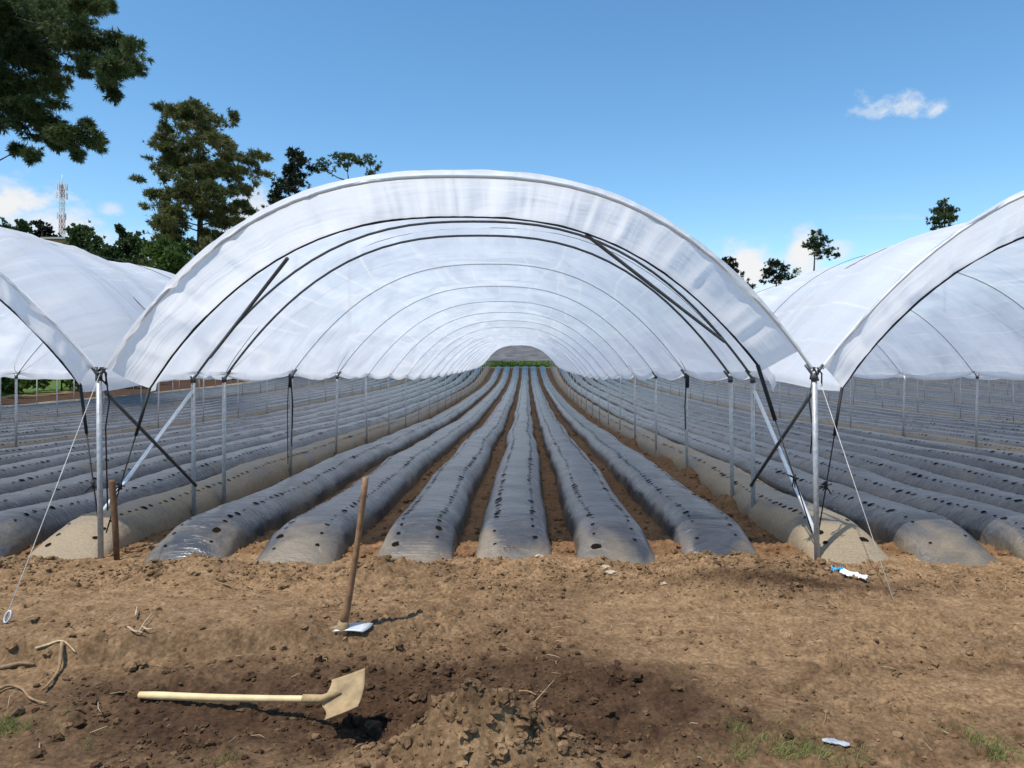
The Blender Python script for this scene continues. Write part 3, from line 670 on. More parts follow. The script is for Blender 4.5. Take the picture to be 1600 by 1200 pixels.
def build_tunnel(i, label):
    xc = (POSTS_X[0] + POSTS_X[1]) / 2 + i * SPAN
    near = abs(i) <= 1
    root = empty('greenhouse_tunnel', (xc, 7.06, 0), label, 'greenhouse tunnel', 'white film greenhouse tunnels standing side by side')
    inv = Vector((xc, 7.06, 0))
    def put(name, me, loc=(0, 0, 0), rot=None):
        o = obj(name, me, root, Vector(loc) - inv); 
        if rot: o.rotation_euler = rot
        return o
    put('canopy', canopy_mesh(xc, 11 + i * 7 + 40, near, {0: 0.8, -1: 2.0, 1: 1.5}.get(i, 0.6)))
    sides = ([-SPAN / 2, SPAN / 2] if i == 0 else [SPAN / 2] if i > 0 else [-SPAN / 2])
    for k, hy in enumerate(HOOPS):
        z = float(top_z(hy))
        if near and k < 12:
            o = put('hoop', HOOP_FRONT if k == 0 else HOOP_DARK if k < 3 else HOOP_THIN, (xc, hy, z))
            if k == 0: o.rotation_euler = (math.atan(LEAN / RISE), 0, 0); o.scale = (1, 1, (1.035 if i == 1 else FS) * math.hypot(1, LEAN / RISE) * 0.985)
        else: put('hoop', HOOP_FAR, (xc, hy, z))
        for s in sides:
            x = xc + s
            lean = (0.012 * random.uniform(-1, 1), 0.018 * random.uniform(-1, 1), 0)
            p = put('post', POST_NEAR if (k < 6 and near) else POST_FAR, (x, hy, float(zg(np.array(hy)))), lean)
            if near and k < 5:
                f = obj('post_fork', FORK, p, (0, 0, HP - 0.02))
    z0 = float(top_z(7.06))
    if near:
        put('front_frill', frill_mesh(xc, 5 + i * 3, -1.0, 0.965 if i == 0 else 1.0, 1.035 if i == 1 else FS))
        rope = [(xc + RH * u, float(rope_y(u)) + .006, RZ + RR * float(archv(u)) - (0.03 * float(smooth((abs(u) - .9) / .1)) if u < 0 else 0)) for u in US]
        if i == 0: rope = [p for p, u in zip(rope, US) if u < 0.97]
        put('hem_rope', MB().tube(rope, 0.0125, 6).mesh('hem_rope', [M['black']]))
        for s in (-1, 1):
            if i == -1 and s == -1 or i == 1 and s == 1: continue
            a = Vector(rope[0] if s < 0 else rope[-1]); px = xc + s * SPAN / 2
            e = Vector((px - s * 0.03, 7.10, 0.18)); m = MB()
            mid1 = a.lerp(e, 0.33) + Vector((0, 0, -.01)); mid2 = a.lerp(e, 0.68)
            m.tube([a, mid1], 0.015 if not (i == 0 and s > 0) else 0.02, 6); m.tube([mid1, mid2, e], 0.007, 5); knots(m, mid2)
            put('anchor_rope', m.mesh('anchor_rope', [M['black']]))
        # tie-down ropes over the film, zigzagging from hoop foot to hoop foot
        for k in range(1, 12):
            ya, yb = HOOPS[k], HOOPS[k + 1]
            if k % 2: ya, yb = yb, ya
            pts = []
            for q, u in enumerate(US):
                y = ya + (yb - ya) * (q / (len(US) - 1)); pts.append((xc + (HW + .015) * u, y, float(top_z(y)) + RISE * float(archv(u)) + 0.012))
            put('tie_rope', MB().tube(pts, 0.0042, 4).mesh('tie_rope', [M['black']]))
    if i == 0:
        for s in (-1, 1):
            x = xc + s * SPAN / 2; d = -s * 0.035
            g = lambda y: float(zg(np.array(y)))
            put('cross_brace', MB().tube([(x + d, 7.08, 1.54), (x + d, 9.02, 0.32)], 0.019, 8).mesh('cross_brace', [M['darksteel']]))
            put('cross_brace', MB().tube([(x - d * .3, 9.02, 1.47), (x - d * .3, 7.08, 0.14 if s > 0 else .36)], 0.022, 8).mesh('cross_brace', [M['palesteel']]))
            u2 = -s * 0.0 + s * (0.955 if s < 0 else 0.91); a = Vector((xc + HW * u2, 9.03, float(top_z(9.04)) + RISE * float(archv(u2)) - 0.015))
            u1 = -0.35 if s < 0 else 0.19; b = P(449, 404, 7.27) if s < 0 else P(916, 367, 7.25)
            put('hoop_brace', MB().tube([a, b], 0.019, 8).mesh('hoop_brace', [M['darksteel']]))
        for s in (-1, 1):
            x = xc + s * SPAN / 2
            e = ground_pt(12, 958, 0.02) if s < 0 else ground_pt(1397, 935, 0.0)
            put('guy_wire', MB().tube([(x, 7.04, z0 - 0.06), e], 0.0032, 5).mesh('guy_wire', [M['pale_rope']]))
            m = MB(); c = Vector((x, 7.06, z0 - .02))
            for q in range(7):
                t = random.random() * 6.28
                m.tube([c + Vector((.03 * math.cos(t), .03 * math.sin(t), .03)), c + Vector((.05 * math.cos(t + 1), .05 * math.sin(t + 1), -.03)), c + Vector((.06 * math.cos(t + 2), .04, -random.uniform(.06, .16)))], 0.008, 5)
            m.tube([c + Vector((-s * .03, .03, -.05)), c + Vector((-s * .06, .04, -.3)), c + Vector((-s * .03, .03, -.55)), c + Vector((-s * .05, .03, -.8 if s > 0 else -1.35))], 0.007, 5)
            put('tie_cord', m.mesh('tie_cord', [M['black']]))
            k = 3; hx = Vector((x, HOOPS[k], float(top_z(HOOPS[k]))))
            m = MB()
            for q in range(3):
                dx = random.uniform(-.05, .05)
                m.tube([hx, hx + Vector((dx, -.03, -.25)), hx + Vector((dx * 1.6, -.03, -.6)), hx + Vector((dx * 1.3, -.03, -1.0 - .3 * q * (s < 0)))], 0.008, 5)
            m.tube([hx + Vector((0, 0, .05)), hx - Vector((0, 0, .28))], 0.036, 8)
            put('tie_cord', m.mesh('tie_cord', [M['black']]))
    return root
def build_tunnels():
    build_tunnel(0, 'central white film tunnel seen end on, arching over the beds straight ahead')
    build_tunnel(-1, 'white film tunnel adjoining the central tunnel on its left')
    build_tunnel(1, 'white film tunnel adjoining the central tunnel on its right')
    for i in range(2, 9): build_tunnel(i, f'white film tunnel standing {ordw(i)} to the right of the central tunnel')
    for i in (2, 3): build_tunnel(-i, f'white film tunnel standing {ordw(i)} to the left of the central tunnel')
build_tunnels()

# ------------------------------------------------------------------ tools and litter
def build_shovel():
    a = ground_pt(218, 1087, 0.024); b = P(503, 1092, 3.82)
    root = empty('shovel', a, 'pale wooden handled shovel with muddy blade lying across the dug hole', 'shovel')
    pts = [a.lerp(b, t) + Vector((0, 0, -0.006 * math.sin(t * 3.1))) for t in np.linspace(0, 1, 12)]
    rr = [0.017] + [0.0205] * 2 + [0.0195 - 0.0035 * t for t in np.linspace(0, 1, 9)]
    obj('handle', MB().tube([p - a for p in pts], rr, 12).mesh('handle', [M['handle_new']]), root)
    # blade: bent sheet between four traced corners, with a raised socket rib
    A = P(519, 1062, 3.92); B = P(571, 1046, 3.96); Cc = P(560, 1106, 3.76); D = P(507, 1125, 3.72)
    n, m = 15, 17; G = np.zeros((n, m, 3)); nrm = (B - A).cross(D - A).normalized()
    if nrm.y > 0: nrm = -nrm
    for i in range(n):
        for j in range(m):
            s, t = i / (n - 1), j / (m - 1)
            p = A.lerp(B, s).lerp(D.lerp(Cc, s), t)
            dish = -0.020 * (1 - (2 * t - 1) ** 2) + 0.012 * s * s
            rib = 0.014 * max(0, 1 - s * 1.7) * math.exp(-((t - 0.42) / 0.10) ** 2)
            sh = -0.05 * (1 - s) ** 2.2 * math.exp(-((t - 0.46) / 0.24) ** 2)      # shoulders swept forward
            p = p + nrm * (dish + rib) + (B - A).normalized() * (sh + 0.008 * math.sin(t * math.pi))
            G[i, j] = p - a
    me = mesh_np('blade', G.reshape(-1, 3), grid_faces(n, m), [M['muddy']])
    o = obj('blade', me, root); sm = o.modifiers.new('thick', 'SOLIDIFY'); sm.thickness = 0.004; sm.offset = 0
    c = A.lerp(D, 0.42)
    obj('socket', MB().tube([b.lerp(a, 0.10) - a, b - a, c - a, c + (B - A) * 0.35 - nrm * 0.006 - a], [0.021, 0.021, 0.018, 0.005], 10).mesh('socket', [M['muddy']]), root)
build_shovel()
def build_hoe():
    g = ground_pt(536, 986); base = Vector((g.x, g.y, g.z + 0.02)); top = P(571, 746, g.y + 0.03)
    root = empty('hoe', g, 'old wooden handled hoe standing upright on its flat steel blade', 'hoe')
    pts = [base.lerp(top, t) + Vector((0.012 * math.sin(t * 3.1), 0, 0)) for t in np.linspace(0, 1, 10)]
    obj('handle', MB().tube([p - g for p in pts], [0.030, 0.027, 0.024, 0.022, 0.021, 0.020, 0.020, 0.020, 0.021, 0.021], 12).mesh('handle', [M['handle_old']]), root)
    n, m = 9, 7; G = np.zeros((n, m, 3))
    A, B, Cc, D = [ground_pt(x_, y_, 0.022) for x_, y_ in ((533, 971), (583, 974), (567, 991), (519, 987))]
    base_z = [p.z for p in (A, B, Cc, D)]; mz = sum(base_z) / 4
    for p in (A, B, Cc, D): p.z = 0.5 * p.z + 0.5 * mz
    for i in range(n):
        for j in range(m):
            s, t = i / (n - 1), j / (m - 1); p = A.lerp(B, s).lerp(D.lerp(Cc, s), t)
            G[i, j] = (p.x - g.x + 0.012 * s * math.sin(t * 3.14), p.y - g.y, p.z - g.z + 0.012 * math.sin(s * 2.6))
    o = obj('blade', mesh_np('blade', G.reshape(-1, 3), grid_faces(n, m), [M['bare_steel']]), root)
    sm = o.modifiers.new('thick', 'SOLIDIFY'); sm.thickness = 0.006
    e = MB(); e.tube([(-0.01, 0, -0.01), (0.0, 0, 0.025), (0.003, 0, 0.065)], [0.042, 0.040, 0.032], 14)
    e.tube([(-0.085, 0.0, 0.012), (0.0, 0.0, 0.016)], [0.012, 0.035], 8)
    obj('eye_ring', e.mesh('eye_ring', [M['muddy']]), root)
build_hoe()
def build_stake():
    b = P(183, 858, 6.95); t = P(175, 750, 6.97); gz = float(height(b.x, b.y))
    b.z = min(b.z, gz - 0.05)
    o = obj('wooden_stake', MB().tube([Vector((0, 0, 0)), (t - b) * 0.5 + Vector((.006, 0, 0)), (t - b) * 0.97, t - b], [0.026, 0.029, 0.031, 0.026], 9).mesh('wooden_stake', [M['stake']]), None, b)
    tag(o, 'short brown wooden stake driven in beside the left front post', 'stake')
build_stake()
def build_ring():
    c = ground_pt(12, 964, 0.035); m = MB()
    ring = [Vector((0.018 * math.cos(t), 0.020 * math.sin(t), 0.032 * math.sin(t))) for t in np.linspace(0, 2 * math.pi, 15)]
    m.tube(ring, 0.008, 7, cap=False); m.tube([(0, 0, -0.05), (0.0, 0, -0.16)], 0.012, 7)
    tag(obj('anchor_ring', m.mesh('anchor_ring', [M['steel']]), None, c), 'metal anchor ring in the soil holding the left pale guy wire', 'anchor')
build_ring()
def crumple(name, c, axis, L, W, H, mats, blue=None, seed=1):
    n, m = 26, 18; G = np.zeros((n, m, 3)); a = Vector(axis).normalized(); s = Vector((-a.y, a.x, 0))
    for i in range(n):
        for j in range(m):
            t = i / (n - 1); th = 2 * math.pi * j / m
            w = (0.15 + math.sin(math.pi * min(max(t, .02), .98)) ** .5) * (0.75 + 0.7 * (t - .5) ** 2 * 2)
            r = 1 + 0.9 * float(fbm(np.array(t * 5.0 + seed), np.array(math.cos(th) * 1.5 + seed), 3, seed)) + 0.4 * float(fbm(np.array(t * 11.0), np.array(math.sin(th) * 2.5), 2, seed + 2))
            p = a * ((t - .5) * L) + s * (W * w * r * math.cos(th)) + Vector((0, 0, max(-.02, H * w * r * math.sin(th)) + H * .25))
            G[i, j] = p
    G2 = np.concatenate([G, G[:, :1]], 1); Fq = grid_faces(n, m + 1)
    mi = None
    return mesh_np(name, G2.reshape(-1, 3), Fq, mats, True), None
def build_bag():
    c = ground_pt(1330, 902, 0.015)
    root = empty('plastic_bag', c, 'crumpled white plastic bag with a blue end lying on the soil', 'plastic bag')
    def sheet(name, L_, W_, m_, off, seed, ang):
        n, k = 34, 20; G = np.zeros((n, k, 3)); ca, sa = math.cos(ang), math.sin(ang)
        u, v = np.meshgrid(np.linspace(-1, 1, n), np.linspace(-1, 1, k), indexing='ij')
        wv = 0.55 + 0.5 * np.abs(u) ** 1.5 + 0.9 * fbm(u * 2.3 + seed, v * 0.8, 3, seed)
        x = L_ * (u + 0.25 * fbm(v * 2.5, u * 0.5 + seed, 2, seed + 2)); y = W_ * v * wv + 0.03 * fbm(u * 2 + seed, u * 0, 2, seed + 3)
        z = 0.012 + 0.020 * (1 - v * v) + 0.075 * np.abs(fbm(u * 3.2 + seed, v * 2.2, 3, seed + 4))
        G = np.stack([x * ca - y * sa + off[0], x * sa + y * ca + off[1], z + off[2]], -1)
        o = obj(name, mesh_np(name, G.reshape(-1, 3), grid_faces(n, k), [m_]), root); sm = o.modifiers.new('thick', 'SOLIDIFY'); sm.thickness = 0.003
    sheet('body', 0.115, 0.045, M['bag'], (0.02, -0.02, 0), 5, -0.85)
    sheet('blue_end', 0.055, 0.038, M['blue'], (-0.07, 0.10, 0.006), 15, -0.4)
    g = ground_pt(1306, 1160, 0.008)
    me, _ = crumple('plastic_scrap', g, (0.2, -0.08, 0), 0.12, 0.028, 0.008, [M['scrap']], seed=12)
    tag(obj('plastic_scrap', me, None, g), 'small grey torn plastic scrap near the grass at lower right', 'plastic scrap')
build_bag()
def root_obj(name, label, cat, pxs, rpx, matr, lift=0.01, group=None, fork=None):
    def chain(pp):
        out = []
        for k, (x, y) in enumerate(pp): out.append(ground_pt(x, y, lift))
        return out
    pts = chain(pxs); o0 = pts[0]; d = pts[0].y
    def smoothpts(pts):
        res = []
        for i in range(len(pts) - 1):
            p0 = pts[max(i - 1, 0)]; p1 = pts[i]; p2 = pts[i + 1]; p3 = pts[min(i + 2, len(pts) - 1)]
            for t in np.linspace(0, 1, 5, endpoint=False):
                res.append(0.5 * ((2 * p1) + (p2 - p0) * t + (2 * p0 - 5 * p1 + 4 * p2 - p3) * t * t + (3 * p1 - p0 - 3 * p2 + p3) * t ** 3))
        res.append(pts[-1]); return res
    m = MB(); sp = smoothpts(pts); n = len(sp)
    rr = [0.52 * rpx * d / F * (1 - 0.6 * k / n) * (0.85 + 0.3 * random.random()) for k in range(n)]
    m.tube([p - o0 for p in sp], rr, 8)
    for f in (fork or []):
        sp2 = smoothpts(chain(f)); m.tube([p - o0 for p in sp2], [rpx * d / F * 0.6 * (1 - 0.6 * k / len(sp2)) for k in range(len(sp2))], 6)
    return tag(obj(name, m.mesh(name, [matr]), None, o0), label, cat, group)
GR = 'dry roots and sticks on the bare soil'
root_obj('root', 'thick tan curved root at the left picture edge, bent like a bow', 'root', [(-12, 1082), (0, 1076), (16, 1071), (34, 1076), (48, 1091), (73, 1099)], 6, M['rootwood'], 0.02, GR)
root_obj('root', 'short stubby root hanging down the broken soil bank at left', 'root', [(97, 1019), (92, 1044), (80, 1064), (67, 1077)], 6, M['rootwood'], 0.025, GR)
root_obj('root', 'pale stripped root end lying flat on top of the bank', 'root', [(56, 1006), (75, 1012), (98, 1018), (118, 1022)], 4.5, M['palewood'], 0.012, GR)
root_obj('root', 'forked bleached root standing out of the soil left of the hoe', 'root', [(200, 980), (211, 996), (218, 985), (226, 972), (237, 957)], 3, M['palewood'], 0.03, GR, [[(211, 996), (224, 996)], [(222, 979), (230, 983), (238, 984)], [(212, 962), (214, 948)]])
#root_obj('root', 'long dark brown root running along the edge of the bank', 'root', [(118, 1022), (150, 1032), (170, 1028), (205, 1020), (250, 1006), (290, 1000)], 6, M['darkroot'], 0.008, GR)
root_obj('root', 'thick half buried reddish tan root at the left edge above the dark gap', 'root', [(-10, 1046), (15, 1040), (35, 1036), (55, 1038)], 8, M['rootwood'], 0.012, GR)
root_obj('stick', 'smooth brown stick lying between the hoe and the left post', 'stick', [(334, 909), (350, 915), (375, 920), (421, 922)], 3, M['rootwood'], 0.012, GR)
root_obj('twig', 'thin straw coloured twig leaning on the spoil heap', 'twig', [(822, 1110), (845, 1086), (866, 1062)], 1.6, M['palewood'], 0.03, GR)
root_obj('root', 'short greyish root on the crest of the spoil heap', 'root', [(811, 1080), (825, 1080), (838, 1086)], 3.5, M['rootwood'], 0.02, GR)
#root_obj('stick', 'dark short stick', 'stick', [(640, 962), (655, 955), (671, 944)], 3.5, M['darkroot'], 0.008, GR)
def build_rootclump():
    c = ground_pt(803, 862, 0.02); m = MB()
    m.tube([(-.16, 0, 0), (0, .0, .01), (.16, 0, 0)], 0.014, 6)
    for k in range(90):
        p = Vector((random.uniform(-.14, .14), random.gauss(0, .004), 0.006)); q = p + Vector((0, random.gauss(0, .05), .02)) + Vector((random.uniform(-.1, .1), random.uniform(-.06, .04), random.uniform(-.03, .06)))
        m.tube([p, p.lerp(q, .5) + Vector((0, 0, random.uniform(-.02, .03))), q], [0.004, 0.003, 0.001], 4)
    tag(obj('root_clump', m.mesh('root_clump', [M['purple']]), None, c), 'tangled reddish rootlet clump at the front end of the middle bed', 'root clump')
build_rootclump()
for k, (x, y, s, lab) in enumerate([(946, 886, 7, 'upper pale root chunk of the whitish cluster on the soil bank'), (955, 895, 8, 'lower pale root chunk of the whitish cluster on the soil bank'), (842, 868, 6, 'small pale chunk just right of the reddish rootlet clump'), (1037, 909, 5, 'lone pale chip on the soil below the right grey beds')]):
    g = ground_pt(x, y, 0.01); v = SV * (1 + 0.8 * (rng.random((len(SV), 1)) - .5)) * (s * 0.8 * g.y / F) * np.array([1.4, .7, .6])
    tag(obj('root_chunk', mesh_np('root_chunk', v, SF, [M['pebble']], False), None, g), lab, 'root chunk', 'pale chunks on the soil')

def scatter_straw():
    m = MB()
    for k in range(380):
        x = random.uniform(-4.5, 4.5); y = random.uniform(3.0, 6.9)
        z = float(height(x, y)) + 0.008; a = random.random() * 6.28; l = random.uniform(.02, .10) * (1.4 if random.random() < .1 else 1)
        d = Vector((math.cos(a), math.sin(a), random.uniform(-.1, .35))) * l
        q = Vector((x, y, z)); m.tube([q, q + d * .5 + Vector((random.uniform(-.01, .01), random.uniform(-.01, .01), .004)), q + d], random.uniform(.0010, .0024), 4)
    tag(obj('straw_bits', m.mesh('straw_bits', [M['straw']]), None), 'fine dry straw and rootlet bits strewn over the bare soil', 'straw', kind='stuff')
scatter_straw()
def blades(name, centers, K, h, w, matr, label, cat):
    V = []; sh = []; Fq = []
    for (c, hh, n) in centers:
        for k in range(n):
            a = random.random() * 6.28; r = random.random() ** .5 * 0.06
            x, y = c[0] + r * math.cos(a), c[1] + r * math.sin(a); z = float(height(x, y)) - .005
            H = hh * random.uniform(.4, 1.1); lean = random.uniform(.15, 1.0) * H; b = random.random() * 6.28
            s = random.random(); base = len(V); pw = Vector((-math.sin(b + 1.2), math.cos(b + 1.2), 0)) * w
            for t in (0, .5, 1):
                p = Vector((x + math.cos(b) * lean * t * t, y + math.sin(b) * lean * t * t, z + H * (t - .25 * t * t)))
                ww = pw * (1 - .85 * t); V += [tuple(p - ww), tuple(p + ww)]; sh += [s, s]
            Fq += [(base, base + 1, base + 3, base + 2), (base + 2, base + 3, base + 5, base + 4)]
    me = mesh_np(name, np.array(V), np.array(Fq), [matr], True, attrs={'shade': np.array(sh)})
    return tag(obj(name, me), label, cat, kind='stuff')
def build_grass():
    cs = []
    for (x, y, hh, n) in [(1150, 1140, .10, 26), (1165, 1170, .09, 40), (1150, 1185, .08, 34), (1205, 1125, .07, 14), (1205, 1160, .10, 26), (1225, 1175, .06, 20), (1250, 1168, .09, 40), (1240, 1185, .07, 40), (1275, 1180, .09, 40), (1300, 1192, .07, 34), (1335, 1175, .06, 24), (1345, 1190, .06, 22), (1410, 1188, .05, 14), (1530, 1160, .10, 26), (1545, 1170, .12, 30), (1560, 1185, .09, 28), (1585, 1180, .07, 20), (1090, 1185, .05, 14), (10, 1135, .09, 46), (25, 1140, .07, 40), (-5, 1150, .08, 40), (350, 1188, .06, 22), (365, 1180, .05, 16), (335, 1195, .05, 16), (130, 1170, .05, 20), (150, 1150, .05, 16), (1020, 1192, .04, 12)]:
        p = ground_pt(x, y); cs.append(((p.x, p.y), hh, n))
        for q in range(3): cs.append(((p.x + random.gauss(0, .12), p.y + random.gauss(0, .08)), hh * .6, n // 4))
    blades('grass', cs, 1, 1, 0.0022, M['grass'], 'sparse short green and straw coloured grass at the front edge of the soil', 'grass')
build_grass()

# ------------------------------------------------------------------ trees and far things
def tufts(C, D, K, length, width, spread, shade):
    n = len(C); C = np.repeat(C, K, 0); D = np.repeat(D, K, 0); sh = np.repeat(shade, K)
    d = D + spread * rng.standard_normal(C.shape); d /= np.linalg.norm(d, axis=1, keepdims=True) + 1e-9
    l = length * (0.6 + 0.7 * rng.random((n * K, 1))); w = np.cross(d, rng.standard_normal(C.shape)); w /= np.linalg.norm(w, axis=1, keepdims=True) + 1e-9
    w = w * width * (0.6 + 0.8 * rng.random((n * K, 1)))
    a = C - d * l * .15; mid = C + d * l * .45; b = C + d * l
    V = np.stack([a - w * .35, a + w * .35, mid + w, b + w * .15, b - w * .15, mid - w], 1).reshape(-1, 3)
    o = np.arange(n * K)[:, None] * 6
    Fq = np.concatenate([o + np.array([[0, 1, 2, 5]]), o + np.array([[5, 2, 3, 4]])])
    s = np.clip(sh + 0.35 * (rng.random(n * K) - .5), 0, 1)
    return V, Fq, np.repeat(s, 6)
def tree(name, label, cat, d, bx, trunk_px, trunk_r, clumps, leaf, tl, tw, K, per, flat=0.6, spread=0.8, depth=None, group=None, up=0.25, tone=0.5, limb_r=0.35, hang=0.0):
    """clumps: (px, py, rx, ry) foliage masses seen in the photo; each gets its own depth inside the crown"""
    s = d / F
    base = Vector(((bx - PX) * s, d, 0)); base.z = float(height(base.x, d))
    root = empty(name, base, label, cat, group)
    tp = [base + Vector((0, 0, -.3))] + [Vector(((x - PX) * s, d, EYE - (y - PY) * s)) for x, y in trunk_px]
    n = len(tp); m = MB(); m.tube([p - base for p in tp], [trunk_r * (1 - 0.85 * k / (n - 1)) for k in range(n)], 9)
    Cs = []; Ds = []; Sh = []; placed = []
    ax = sum(p.x for p in tp) / n
    clumps = sorted(clumps, key=lambda c: abs((c[0] - PX) * s - ax) + 0.15 * abs(c[1] - trunk_px[-1][1]) * s)
    for (px, py, rx, ry) in clumps:
        dep = random.gauss(0, (depth if depth is not None else 55) * s * 0.5)
        s2 = (d + dep) / F; c = Vector(((px - PX) * s2, d + dep, EYE - (py - PY) * s2)); r = np.array([rx * s, (rx + ry) / 2 * s * 1.1, ry * s * 1.0])
        # limb from the trunk
        zt = c.z - random.uniform(0.1, 0.5) * abs(c.x - tp[-1].x) - 0.5 * ry * s
        best = min(range(n - 1), key=lambda k: abs((tp[k].z + tp[k + 1].z) / 2 - zt)); t = min(max((zt - tp[best].z) / max(tp[best + 1].z - tp[best].z, 1e-3), 0), 1)
        st = tp[best].lerp(tp[best + 1], t)
        lvl = 0; dtr = (c - st).length
        for (pc, pl_) in placed:
            if (c - pc).length < (c - st).length and (pc - st).length < dtr and (c - pc).length < 0.75 * dtr: st = pc; lvl = pl_ + 1
        placed.append((c, lvl))
        mid = st.lerp(c, .55) + Vector((0, 0, -0.06 * (c - st).length + hang))
        rr = max(0.02, trunk_r * limb_r * 0.62 ** lvl)
        m.tube([st - base, mid - base, c - base], [rr, rr * .6, rr * .2], 5)
        for q in range(3):
            e = c + Vector(tuple(rng.standard_normal(3) * r * .6)); m.tube([mid.lerp(c, .6) - base, e - base], [rr * .35, rr * .08], 4)
        k = max(4, int(per * rx * ry / 100)); r = np.maximum(r - 0.15 * tl, 0.3 * r)
        g = rng.standard_normal((k, 3)); g /= np.linalg.norm(g, axis=1, keepdims=True); rad = rng.random((k, 1)) ** 0.45
        pts = g * rad * r * (0.45 + 1.15 * np.clip(fbm(g[:, 0] * 1.6 + px, g[:, 2] * 2.2 + g[:, 1] * 1.3 + py, 3, 19) + .5, 0, 1) ** 1.5 * 1.25)[:, None]
        st_ = rng.random(k) < 0.10; pts[st_] *= 1.35
        hol = fbm(pts[:, 0] / (tl * 1.6) + px, pts[:, 2] / (tl * 1.3) + py, 2, 3)
        keep = hol > -0.035; pts = pts[keep]; g = g[keep]
        Cs.append(pts + np.array(c)); dd = g * np.array([1, 1, flat]) + np.array([0, 0, up]); Ds.append(dd)
        Sh.append(np.full(len(pts), tone + random.uniform(-.28, .28)))
    C = np.concatenate(Cs); D = np.concatenate(Ds); S = np.concatenate(Sh)
    V, Fq, sh = tufts(C, D, K, tl, tw, spread, S)
    obj('crown', mesh_np('crown', V - np.array(base), Fq, [M[leaf]], False, attrs={'shade': sh}), root)
    obj('trunk', m.mesh('trunk', [M['bark']]), root)
    return root
def envelope(yl, rng_n, rx, ry, fill=1.0):
    out = []
    ys = [v[0] for v in yl]
    for _ in range(rng_n):
        y = random.uniform(ys[0], ys[-1]); l = np.interp(y, ys, [v[1] for v in yl]); r = np.interp(y, ys, [v[2] for v in yl])
        k = random.uniform(.7, 1.25); t = random.random(); x = l + rx * .6 + (r - l - 1.2 * rx) * t
        out.append((x, y, rx * k, ry * k))
    return out
def build_trees():
    random.seed(21)
    # overhanging pine, upper left
    cl = [(-60, 20, 60, 45), (-20, 60, 50, 40), (30, 20, 48, 30), (85, 18, 40, 24), (130, 8, 34, 18), (165, 5, 14, 12), (20, 70, 40, 28), (70, 62, 36, 24), (115, 55, 34, 18), (150, 72, 28, 18), (185, 70, 24, 16), (212, 78, 17, 18),
          (200, 100, 22, 18), (219, 104, 12, 14), (176, 108, 22, 18), (150, 95, 24, 14), (165, 128, 16, 14), (178, 145, 10, 12), (130, 108, 16, 12), (105, 95, 26, 14), (70, 98, 30, 20), (30, 112, 36, 24), (-10, 130, 40, 30),
          (40, 145, 30, 18), (78, 135, 26, 14), (98, 122, 14, 10), (15, 172, 30, 20), (55, 168, 26, 14), (85, 160, 16, 10), (5, 196, 22, 12), (-40, 190, 40, 30), (75, 190, 22, 12), (45, 195, 24, 12),
          (60, 212, 22, 14), (32, 233, 16, 12), (52, 240, 12, 12), (95, 208, 22, 14), (118, 205, 20, 12), (142, 214, 18, 14), (156, 222, 10, 14), (122, 226, 18, 16), (120, 244, 10, 12), (90, 225, 14, 10), (138, 192, 8, 8), (60, 36, 40, 20), (0, 20, 40, 30), (100, 36, 30, 16)]
    tree('pine_tree', 'big pine overhanging the upper left corner with drooping needle clumps', 'pine tree', 40, -70, [(-72, 400), (-75, 200), (-70, 60), (-60, -60), (-55, -160)], 0.34, cl, 'pine', 0.30, 0.020, 20, 70, 0.7, 0.75, 90, up=-0.45, tone=0.4, limb_r=0.25)
    # tall conifer behind the left tunnel
    yl = [(166, 300, 318), (172, 246, 330), (190, 244, 368), (215, 240, 372), (240, 236, 392), (262, 244, 412), (285, 236, 408), (310, 228, 398), (345, 225, 396), (380, 232, 385), (430, 228, 330)]
    cl = envelope(yl, 165, 15, 8) + envelope([(250, 285, 345), (400, 280, 350)], 14, 18, 12)
    cl += [(246, 166, 8, 5), (255, 172, 9, 6), (304, 163, 6, 8), (318, 172, 9, 7), (366, 182, 8, 8), (360, 192, 10, 7), (415, 246, 12, 5), (400, 242, 12, 6), (416, 272, 11, 4), (395, 268, 14, 6), (232, 245, 8, 4), (216, 279, 9, 4), (226, 282, 10, 4), (384, 300, 10, 8), (388, 330, 14, 6), (372, 345, 16, 8), (232, 322, 9, 5), (224, 335, 10, 4)]
    tree('conifer_tree', 'tall bushy olive brown conifer rising behind the left tunnel', 'conifer', 80, 312, [(312, 420), (313, 330), (311, 260), (309, 200), (306, 166)], 0.42, cl, 'olive', 0.40, 0.034, 12, 100, 0.35, 0.7, 110, up=-0.05, tone=0.5, limb_r=0.22)
    yl = [(238, 458, 464), (255, 448, 482), (275, 436, 488), (300, 424, 480), (330, 412, 470)]
    tree('conifer_tree', 'dark pointed conifer just left of the flat topped pine', 'conifer', 95, 462, [(462, 400), (462, 300), (460, 238)], 0.35, envelope(yl, 44, 11, 6) + [(459, 240, 4, 5), (478, 250, 8, 4), (486, 262, 9, 4), (426, 304, 9, 4), (440, 283, 9, 4)], 'dark', 0.40, 0.055, 12, 70, 0.3, 0.6, 50, up=-0.25, tone=0.45)
    cl = [(505, 258, 16, 8), (522, 250, 18, 9), (545, 246, 18, 8), (562, 252, 12, 8), (578, 250, 10, 10), (588, 262, 9, 9), (512, 268, 14, 6), (535, 258, 14, 6), (580, 270, 8, 5), (495, 262, 10, 8), (530, 243, 10, 5)]
    tree('pine_tree', 'flat topped umbrella pine with bare forked branches above the central tunnel', 'pine tree', 100, 546, [(546, 420), (546, 310), (545, 285), (543, 268)], 0.3, cl, 'pine', 0.34, 0.04, 14, 80, 0.6, 0.8, 40, up=0.2, tone=0.45, limb_r=0.4)
    # skyline on the left hill, behind the left tunnel
    G = 'trees on the left skyline'
